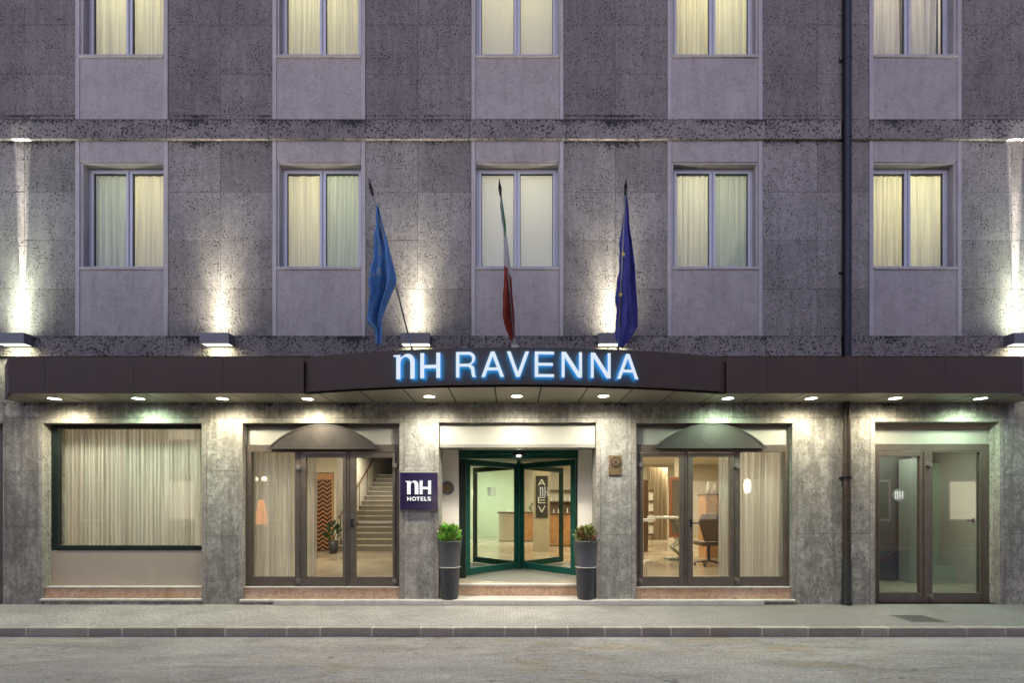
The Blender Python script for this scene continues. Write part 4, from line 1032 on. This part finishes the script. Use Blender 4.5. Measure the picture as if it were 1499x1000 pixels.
# ---------------------------------------------------------------- lettering
def rloop(pts): return pts
def glyph(ch, w_, h, t_):
    if ch == 'n':
        o = [(0, .965*h), (0, .90*h), (.13*w_, .90*h), (.13*w_, 0), (.13*w_+t_*1.1, 0), (.13*w_+t_*1.1, .62*h)]
        xi0, xi1 = .13*w_+t_*1.1, w_-t_*1.15
        o += arc((xi0+xi1)/2, .62*h, (xi1-xi0)/2, .26*h, 180, 0, 12)[1:]
        o += [(xi1, 0), (w_, 0), (w_, .68*h)]
        o += [(xi0+(w_-xi0)*.5+(w_-xi0)*.5*math.cos(R(a)), .68*h+.32*h*math.sin(R(a))) for a in (15, 30, 45, 60, 75, 90, 105, 120, 135)]
        o += [(xi0, .84*h), (xi0, .965*h)]
        return [o]
    if ch == 'h_low':   # the H of the mark, with a thin low crossbar
        c = .455*h; q = t_*.42
        return [[(0, 0), (0, h), (t_, h), (t_, c+q), (w_-t_, c+q), (w_-t_, h), (w_, h), (w_, 0), (w_-t_, 0), (w_-t_, c-q), (t_, c-q), (t_, 0)]]
    if ch == 'H':
        c = .5*h; q = t_*.5
        return [[(0, 0), (0, h), (t_, h), (t_, c+q), (w_-t_, c+q), (w_-t_, h), (w_, h), (w_, 0), (w_-t_, 0), (w_-t_, c-q), (t_, c-q), (t_, 0)]]
    if ch == 'R':
        o = [(0, 0), (0, h), (.62*w_, h)] + arc(.62*w_, .745*h, .34*w_, .255*h, 85, -70, 14)
        o += [(.90*w_, .40*h), (.93*w_, .28*h), (.945*w_, .10*h), (w_, 0), (w_-t_*1.05, 0), (.945*w_-t_, .10*h), (.93*w_-t_, .26*h), (.88*w_-t_, .36*h), (.60*w_, .42*h), (t_, .42*h), (t_, 0)]
        q = t_*.85
        i_ = [(t_, h-q), (.62*w_, h-q)] + arc(.62*w_, (h-q+.42*h+q)/2, .34*w_-t_*.9, (h-q-.42*h-q)/2, 85, -85, 14) + [(t_, .42*h+q)]
        return [o, i_]
    if ch == 'A':
        q = t_*.85; m_ = w_/2; k = t_*1.08
        yb, yt = .26*h, .26*h+q
        def xl_(y): return (m_-t_*.55)*y/h          # outer left
        ap = h - h*(k)/(m_-t_*.55)*1.0              # inner apex height
        def xi(y): return xl_(y)+k
        o = [(0, 0), (m_-t_*.55, h), (m_+t_*.55, h), (w_, 0), (w_-k, 0), (w_-xi(yb), yb), (xi(yb), yb), (k, 0)]
        ytop = (m_-k)*h/(m_-t_*.55)
        return [o, [(xi(yt), yt), (m_, min(ytop, h-t_*.8)), (w_-xi(yt), yt)]]
    if ch == 'V':
        m_ = w_/2; k = t_*1.08
        ytop = h-(m_-k)*h/(m_-t_*.55)
        return [[(0, h), (m_-t_*.55, 0), (m_+t_*.55, 0), (w_, h), (w_-k, h), (m_, max(ytop, t_*.8)), (k, h)]]
    if ch == 'E':
        q = t_*.85
        return [[(0, 0), (0, h), (w_, h), (w_, h-q), (t_, h-q), (t_, .5*h+q/2), (.94*w_, .5*h+q/2), (.94*w_, .5*h-q/2), (t_, .5*h-q/2), (t_, q), (w_, q), (w_, 0)]]
    if ch == 'N':
        k = t_*1.25
        return [[(0, 0), (0, h), (k, h), (w_-t_*.9, h*.22), (w_-t_*.9, h), (w_, h), (w_, 0), (w_-k, 0), (t_*.9, h*.78), (t_*.9, 0)]]
    if ch == 'O': return [arc(w_/2, h/2, w_/2, h/2, 0, 345, 23), arc(w_/2, h/2, w_/2-t_, h/2-t_*.9, 0, 345, 23)]
    if ch == 'T': return [[(w_/2-t_/2, 0), (w_/2-t_/2, h-t_), (0, h-t_), (0, h), (w_, h), (w_, h-t_), (w_/2+t_/2, h-t_), (w_/2+t_/2, 0)]]
    if ch == 'L': return [[(0, 0), (0, h), (t_, h), (t_, t_), (w_, t_), (w_, 0)]]
    if ch == 'S':
        r_ = t_/2
        cl_ = arc(w_/2, .74*h, w_/2-r_, .26*h-r_, 25, 250, 14) + arc(w_/2, .26*h, w_/2-r_, .26*h-r_, 70, -155, 14)
        L, Rr = [], []
        for i in range(len(cl_)):
            a = cl_[max(0, i-1)]; b_ = cl_[min(len(cl_)-1, i+1)]; dx, dy = b_[0]-a[0], b_[1]-a[1]; l = math.hypot(dx, dy) or 1
            L.append((cl_[i][0]-dy/l*r_, cl_[i][1]+dx/l*r_)); Rr.append((cl_[i][0]+dy/l*r_, cl_[i][1]-dx/l*r_))
        return [L+Rr[::-1]]
def letter_mesh(ch, w_, h, t_, depth, name='letter'):
    cu = bpy.data.curves.new('tmp', 'CURVE'); cu.dimensions = '2D'; cu.fill_mode = 'BOTH'; cu.extrude = depth/2
    for lp in glyph(ch, w_, h, t_):
        s = cu.splines.new('POLY'); s.points.add(len(lp)-1)
        for p, (x, y) in zip(s.points, lp): p.co = (x, y, 0, 1)
        s.use_cyclic_u = True
    ob = bpy.data.objects.new('tmp', cu); COL.objects.link(ob)
    dg = bpy.context.evaluated_depsgraph_get(); dg.update()
    me = bpy.data.meshes.new_from_object(ob.evaluated_get(dg)); me.name = name
    bpy.data.objects.remove(ob); bpy.data.curves.remove(cu)
    for v in me.vertices: x, y, z = v.co; v.co = (x, -z, y)
    me.update(); return me
def put_letter(ch, x, y, z, w_, h, t_, depth, mats, parent, yaw=0, name='letter'):
    me = letter_mesh(ch, w_, h, t_, depth, name); me.materials.clear()
    for m_ in mats: me.materials.append(m_)
    for p in me.polygons: p.material_index = 0 if (p.normal.y < -.9 or len(mats) == 1) else (2 if p.normal.y > .9 else 1)
    M_ = Matrix.Translation((x, y, z)) @ Matrix.Rotation(yaw, 4, 'Z')
    me.transform(M_); o = bpy.data.objects.new(name, me); COL.objects.link(o); par(o, parent); return o
sg = thing('illuminated_sign', 'white backlit letters nH RAVENNA with blue glow on the canopy front', 'sign', (ARCM, YM-.1, ZS+.15))
zb = EYE+1.822; H = .362
for ch, a, b_ in (('n', 576, 608.5), ('h_low', 615.5, 645.5), ('R', 668, 697.5), ('A', 705, 738.5), ('V', 742.5, 775), ('E', 783.3, 811.6), ('N', 822.5, 852.7), ('N', 865, 894.8), ('A', 903.3, 936)):
    s = 704/(8+YM-.08+.02); xa = (a-750)/s; xb = (b_-750)/s; xm = (xa+xb)/2
    yaw = math.atan((xm-ARCM)/RA); yy = ya_(xm)-.012-.055
    # refine for depth
    s = 704/(8+yy-.02); xa = (a-750)/s; xb = (b_-750)/s
    tt_ = .058 if ch in ('n', 'h_low') else .048
    put_letter(ch, xa, ya_(xa)-.012-.055 , zb, xb-xa, H, tt_, .035, [M['em_white'], M['em_side'], M['em_blue']], sg, yaw)
g = MB()
for xm in (-1.6, -1.2, -.55, -.1, .15, .5, .95, 1.35, 1.75): g.tube((xm, ya_(xm)-.05, zb+.012), (xm, ya_(xm)-.012, zb+.012), .006, n=6)
g.build('standoff', M['black'], sg)

ns = thing('hotel_sign', 'square navy sign reading nH HOTELS fixed to the wall left of the entrance', 'sign', (PX(613), -.05, PZ(720)))
g = MB(); g.pbox(586, 692, 641.2, 747, -.05, -.008); g.build('plate', M['sign_navy'], ns, bevel=.004)
g = MB(); g.pbox(585.2, 691.2, 642, 747.8, -.035, -.01); g.build('edge', M['steel'], ns)
ss = scl(-.055); 
def pl(ch, x0, y0, x1, y1, t_, parent, y=-.056, dep=.008, mm='em_logo'): put_letter(ch, PX(x0, y), y, PZ(y1, y), (x1-x0)/scl(y), (y1-y0)/scl(y), t_, dep, [M[mm]], parent)
pl('n', 594, 703.8, 613, 724, .052, ns); pl('h_low', 614.8, 703.8, 631.5, 724, .048, ns)
xw_ = [('H', 596.6, 602.2), ('O', 603.2, 609.8), ('T', 610.2, 615.2), ('E', 616.3, 620.4), ('L', 621.6, 625.4), ('S', 626, 631.6)]
for ch, a, b_ in xw_: pl(ch, a, 727.6, b_, 733.6, .0155, ns)
# frosted nH marks on the glass of the revolving door wings and right door
for (x0, x1, x2, x3, yy0, yy1, y_, mm, par_) in ((713.5, 718.5, 720, 725.5, 713, 727, 1.66, 'frost', rv), (790, 796, 797.5, 803, 713, 727, 1.66, 'frost', rv)):
    pl('n', x0, yy0, x1, yy1, .022, par_, y_, .003, mm); pl('h_low', x2, yy0, x3, yy1, .022, par_, y_, .003, mm)
lg = thing('glass_logo', 'round frosted nH sticker on the left glass of the far right door', 'sticker', (PX(1316, y5), y5, PZ(725, y5)))
g = MB(); cxx, czz = PX(1316, y5+.015), PZ(725, y5+.015)
g.tube((cxx, y5+.0175, czz), (cxx, y5+.0155, czz), .105, n=32); g.build('disc', simple('frost_disc', (.20, .21, .19), .6), lg)
pl('n', 1310, 719.5, 1315.5, 731, .018, lg, y5+.0135, .003, 'frost'); pl('h_low', 1317, 719.5, 1322.5, 731, .018, lg, y5+.0135, .003, 'frost')
for k, (ch, yy) in enumerate((('A', 702), ('E', 728), ('V', 741))):
    pl(ch, 788, yy, 799, yy+9, .03, po, 6.06, .01, 'frost')
# plaque
pq = thing('wall_plaque', 'small square brass plaque with a round emblem right of the entrance', 'plaque', (PX(901), -.02, PZ(681)))
g = MB(); g.pbox(892, 667, 910.5, 695.5, -.022, -.008*0-.001); g.build('plate', M['brass'], pq, bevel=.003)
g = MB(); g.tube((PX(901.3), -.0225, PZ(677)), (PX(901.3), -.034, PZ(677)), .085, n=28); g.build('emblem_ring', simple('dark_bronze', (.10, .075, .05), .5, .6), pq)
g = MB(); g.tube((PX(901.3), -.0345, PZ(677)), (PX(901.3), -.038, PZ(677)), .062, n=24); g.build('emblem_face', M['brass'], pq)
g = MB()
for a in (45, 135): 
    c_, s_ = math.cos(R(a)), math.sin(R(a)); X, Z = PX(901.3), PZ(677)
    g.prism([(X-c_*.05-s_*.006, Z-s_*.05+c_*.006), (X-c_*.05+s_*.006, Z-s_*.05-c_*.006), (X+c_*.05+s_*.006, Z+s_*.05-c_*.006), (X+c_*.05-s_*.006, Z+s_*.05+c_*.006)], -.0435+.001*(a > 90), -.0385)
g.build('emblem_cross', simple('dark_bronze_relief', (.08, .06, .04), .5, .6), pq)

# ---------------------------------------------------------------- wall lamps
lname = ['at the far left edge of the picture', 'between the first and second window columns', 'left of the light blue flag pole foot', 'behind the foot of the dark blue flag', 'at the far right edge of the picture']
for k, px0 in enumerate((18, 314, 608, 898, 1499)):
    yl = -.045-.17
    x = PX(px0, yl) if k not in (0, 4) else PX(px0 + (4 if k == 0 else 8), yl)
    zb_, zt_ = PZ(503, yl), PZ(487, yl)
    if k == 0: x = -7.98-.0; x = PX(14, yl)
    L = thing('wall_lamp', 'grey box wall lamp ' + lname[k], 'wall lamp', (x, -.045, zb_), 'box lamps along the first stone band')
    hw = .235
    g = MB(); yb_ = -.048
    g.box(x-hw, x+hw, yl, yl+.012, zb_, zt_); g.box(x-hw, x-hw+.012, yl+.012, yb_, zb_, zt_); g.box(x+hw-.012, x+hw, yl+.012, yb_, zb_, zt_)
    g.box(x-hw+.012, x-.035, yl+.012, yb_, zt_-.012, zt_); g.box(x+.035, x+hw-.012, yl+.012, yb_, zt_-.012, zt_); g.box(x-.035, x+.035, yl+.012, yl+.05, zt_-.012, zt_)
    g.box(x-hw+.012, x+hw-.012, yb_-.01, yb_, zb_, zt_-.012)
    g.build('housing', M['lampgrey'], L, bevel=.003)
    g = MB(); g.box(x-hw+.02, x+hw-.02, yl+.02, yb_-.015, zb_+.008, zb_+.014); g.build('bottom_lens', M['em_lamp'], L)
    g = MB(); g.box(x-.034, x+.034, yl+.052, yb_-.002, zt_-.008, zt_+.008); g.build('top_lens', M['em_lamp'], L)
    # downward wash
    area('lamp_down', (x, (yl+yb_)/2, zb_-.004), .36, .7, (1, .97, .62), (0, 0, 0), L, .10)
    spot('lamp_down_wide', (x, -.17, zb_-.01), 5, (1, .97, .62), 160, .8, (0, .1, -1), .05, L)
    # soft upward wash and the narrow beam out of the slit
    gcol = (.90, 1, .80) if k in (0, 4) else (1, .95, .76)
    q = (1.25, 1, 1.05, 1.05, 1.25)[k]
    area('lamp_up_soft', (x, -.14, zt_+.012), .40, .5*q, gcol, (R(180), 0, 0), L, .14)
    spot('lamp_up_wash', (x, -.20, zt_+.02), 7*q, gcol, 160, 1, (0, .0, 1), .06, L)
    spot('lamp_up_wash', (x, -.21, zt_+.02), 15*q, gcol, 96, 1, (0, .0, 1), .06, L)
    spot('lamp_up_wash', (x, -.21, zt_+.02), 62*q, gcol, 50, 1, (0, .02, 1), .06, L)
    warm = (1, .95, .84)
    for (yy, ax, cone, p0, p1) in ((-.07, 17, 16, 1.6, 3), (-.065, 9.0, 11, 11, 24), (-.065, 4.8, 7.5, 34, 130), (-.08, 2.6, 6.5, 30, 480), (-.13, 1.5, 6, 0, 520)):
        pw = p1 if k in (0, 4) else p0*(.8 if k == 1 else 1)
        if pw: spot('lamp_beam', (x, yy, zt_+.02), pw, warm, cone, .6, (0, math.tan(R(ax)), 1), .004, L)

# ---------------------------------------------------------------- flags
def flag(name, label, base, tip, cloth_rows, folds, matf, mats, seed, base_y=-.95, tip_y=-1.45):
    bx_, by_ = base; tx, ty = tip
    B = Vector((PX(bx_, base_y), base_y, PZ(by_, base_y))); T = Vector((PX(tx, tip_y), tip_y, PZ(ty, tip_y)))
    root = thing(name, label, 'flag', tuple(B), 'flags on the canopy')
    d = (T-B).normalized(); Ln = (T-B).length
    g = MB(); g.tube(B, T-d*.22, .013, .011, n=10); g.build('pole', M['pole'], root, smooth=True)
    g = MB(); g.tube(T-d*.22, T-d*.13, .012, .026, n=10); g.tube(T-d*.13, T, .026, .002, n=10); g.build('finial', M['finial'], root, smooth=True)
    g = MB(); g.tube(B-Vector((0, 0, .02)), B+d*.10, .024, n=12); g.box(B.x-.05, B.x+.05, B.y-.05, B.y+.05, EYE+2.201, B.z-.0); g.build('holder', M['pole'], root)
    # cloth
    g = MB(); nc = 30; rows = []
    ys = [r_[0] for r_ in cloth_rows]; nr = 60
    for j in range(nr+1):
        py = ys[0]+(ys[-1]-ys[0])*j/nr
        for q in range(len(ys)-1):
            if ys[q] <= py <= ys[q+1]: break
        f_ = (py-ys[q])/(ys[q+1]-ys[q]); f_ = max(0, min(1, f_))
        xl_ = cloth_rows[q][1]*(1-f_)+cloth_rows[q+1][1]*f_; xr_ = cloth_rows[q][2]*(1-f_)+cloth_rows[q+1][2]*f_
        wv = .045*(xr_-xl_); xl_ += wv*math.sin(j*.31+seed*2)+.5*wv*math.sin(j*.83+seed); xr_ += .6*wv*math.sin(j*.27+seed*3+1) if py > 415 else 0
        tt = max(0, min(1, (by_-py)/(by_-ty))); yb = base_y+(tip_y-base_y)*tt - .01
        for i in range(nc+1):
            u = i/nc; v = j/nr
            wd_ = (xr_-xl_)/95.0
            dep = folds(u, v, wd_)
            y = yb + dep
            g.v.append((PX(xl_+(xr_-xl_)*u, yb), y, PZ(py, yb)))
    for j in range(nr):
        for i in range(nc):
            a = j*(nc+1)+i; g.f.append((a, a+nc+1, a+nc+2, a+1)); g.m.append(matf((i+.5)/nc, ys[0]+(ys[-1]-ys[0])*(j+.5)/nr))
    o = g.build('cloth', mats, root, smooth=True)
    so = o.modifiers.new('thick', 'SOLIDIFY'); so.thickness = .003
    return root, o
def fold1(u, v, w_): return .5*w_*(math.sin(u*2*math.pi*1.6+1+2*v)*.5+math.sin(u*2*math.pi*3.1+v*4)*.25+.25*math.cos(u*9-v*7)+.10*math.sin(u*5+v*19))
def marks(u, py):
    s = math.sin(u*17+py*.13)*math.sin(py*.31+u*9)
    if 352 < py < 376 and .40 < u < .58 and s > -.2: return 1
    if 386 < py < 402 and .33 < u < .50 and s > -.1: return 1
    if 400 < py < 414 and .10 < u < .26: return 1 if s > -.1 else 0
    if 392 < py < 409 and .60 < u < .76: return 1 if (abs(((py-392)/17)-(u-.6)/.16) < .25 or abs(((py-392)/17)-1+(u-.6)/.16) < .25) else 0
    if 412 < py < 438 and .46 < u < .78: return 1 if (abs(((py-412) % 13)/13-(u-.46)/.32) < .2 or (abs(u-.62) < .04)) else 0
    return 0
flag('flag', 'light blue flag with pale lettering hanging limp on the left leaning pole', (606, 521), (540, 261),
     [(300, 551, 553), (306, 550, 556), (325, 550, 560), (350, 545, 567), (380, 543, 574), (409, 541, 581), (415, 540, 580), (440, 538.5, 572), (463, 538, 563), (472, 538.5, 561.5), (482, 548, 561), (494, 549, 560), (503, 550, 559), (505, 552, 557)],
     fold1, marks, [M['flag_blue'], M['flag_pale']], 1)
def fold2(u, v, w_): return .35*w_*math.sin(u*2*math.pi*.9+v*5)+.02*math.sin(v*14)
def tri(u, py):
    if py < 336+20*(1-u): return 0
    if py < 392+11*u + (0 if u > .5 else -4): return 1
    return 2
flag('flag', 'narrow folded green, white and red flag hanging in front of the middle window', (754, 506), (731, 261),
     [(284, 733.3, 734.6), (300, 733, 737), (320, 735, 740), (342, 738, 742), (355, 738, 744), (392, 738, 748.5), (420, 737.5, 750), (450, 737, 752), (465, 736, 753), (475, 737, 753.5), (490, 744, 754), (500, 750, 755)],
     fold2, tri, [M['flag_green'], M['flag_white'], M['flag_red']], 2, base_y=-.98)
def fold3(u, v, w_): return .55*w_*(.12*math.sin(u*6-v*17)+math.sin(u*2*math.pi*1.3+.6+1.5*v)*.6+math.sin(u*2*math.pi*2.3+2-v*2)*.3) + (.03*math.sin(v*40) if v > .85 and u > .4 else 0)
r3, c3 = flag('flag', 'dark blue flag with yellow stars hanging limp on the right upright pole', (905, 521), (917, 260),
     [(285, 915.5, 918), (300, 914.5, 920), (330, 912, 922), (352, 910, 926), (400, 907.5, 930.5), (440, 905, 932.5), (470, 903.5, 934), (479, 903.2, 934.5), (488, 903.5, 928), (497, 905, 922), (508, 908, 913)],
     fold3, lambda u, py: 0, [M['flag_navy']], 3)
def star(px0, py, r_, root, y, sq=1):
    pts = [(PX(px0, y)+(r_ if k % 2 == 0 else r_*.42)*math.sin(R(36*k))*sq, PZ(py, y)+(r_ if k % 2 == 0 else r_*.42)*math.cos(R(36*k))) for k in range(10)]
    g = MB(); g.prism(pts, y, y+.004); return g.build('star', M['star'], root)
for (px0, py, y, sq) in ((913, 372, -1.34, .8), (909, 431, -1.24, .7)): star(px0, py, .042, r3, y, sq)

# ---------------------------------------------------------------- downpipe
dp = thing('drainpipe', 'long dark drainpipe running down the stone wall right of the right double door', 'drainpipe', (PX(1237), -.06, 0))
xp = PX(1237); g = MB(); g.tube((xp, -.055, PZ(523)), (xp, -.055, PZ(-215)), .064, n=18); g.build('upper_pipe', M['pipe'], dp, smooth=False)
g = MB(); g.tube((xp, -.055, PZ(820)), (xp, -.055, PZ(523)), .056, n=18); g.build('lower_pipe', M['pipe_brown'], dp, smooth=False)
g = MB(); g.tube((xp, -.055, .05), (xp, -.055, PZ(820)+.002), .064, n=18); g.tube((xp, -.055, .0), (xp, -.055, .06), .075, n=18); g.tube((xp, -.055, PZ(852)), (xp, -.055, PZ(849)), .070, n=18); g.build('iron_foot', M['pipe_iron'], dp)
for zz in (PZ(700), PZ(400), PZ(90), PZ(205)):
    g = MB(); g.tube((xp, -.055, zz-.02), (xp, -.055, zz+.02), .070, n=18); g.box(xp-.10, xp+.10, -.02, -.002, zz-.015, zz+.015); g.build('clamp', M['pipe'], dp)

# ---------------------------------------------------------------- planters
for (px0, label, pl_lab, mats, n_, h_, seed) in ((658.5, 'tall tapered charcoal planter standing left of the revolving door', 'bright green leafy succulent growing in the left tall planter', [LG, LG, LG2], 420, .29, 11),
                                (858, 'tall tapered charcoal planter standing right of the revolving door', 'reddish and olive spiky succulent growing in the right tall planter', [LG2, LG2, LR, LG2], 190, .28, 12)):
    x = PX(px0, .03); c = (x, .04, .089)
    P = thing('planter', label, 'planter', c, 'tall planters at the entrance')
    g = MB(); g.lathe(c, [(0, .0), (.135, 0), (.142, .02), (.170, .52)], 40); g.lathe(c, [(.170, .52), (.178, .528), (.178, .54), (.172, .548), (.200, .955), (.200, .97), (.185, .97), (.18, .90), (0, .90)], 40); g.build('pot', M['pot'], P, smooth=True)
    g = MB(); g.lathe(c, [(.1795, .526), (.183, .530), (.183, .538), (.1795, .542)], 40); g.build('ring', M['steel'], P, smooth=True)
    g = MB(); g.lathe(c, [(0, .935), (.178, .925)], 24); g.build('soil', M['soil'], P)
    leafy('succulent', (x, .04, .089+.90), 
           .15 if seed == 11 else .12, h_, n_, .12, mats, pl_lab, 'plant', 'succulents in the tall planters', seed=seed, wid=.24)

# ---------------------------------------------------------------- the other side of the street (seen only in reflections)
LIT = emit('added_glow_pane', (1, .86, .62), 1.3)  # glow added to unseen panes to give the hotel glass bright reflections
ob = thing('facing_building', 'dim plastered building across the street, seen only as a reflection', 'building', (0, -11.6, 0))
g = MB(); g.box(-22, 22, -12.2, -11.6, 0, 7.5); g.build('wall', simple('facing_plaster', (.22, .18, .14), .85, 0, .15, 1.5), ob)
for k in range(-5, 6):
    for z in (1.0, 4.3):
        g = MB(); x = k*3.6+.7
        g.box(x-.6, x+.6, -11.598, -11.57, z, z+1.7); f = g.build('window', M['white_enamel'], ob)
        g = MB(); g.box(x-.52, x+.52, -11.568, -11.56, z+.08, z+1.62); g.build('pane', LIT if (k*7+int(z)) % 3 == 0 else M['black_plastic'], f)
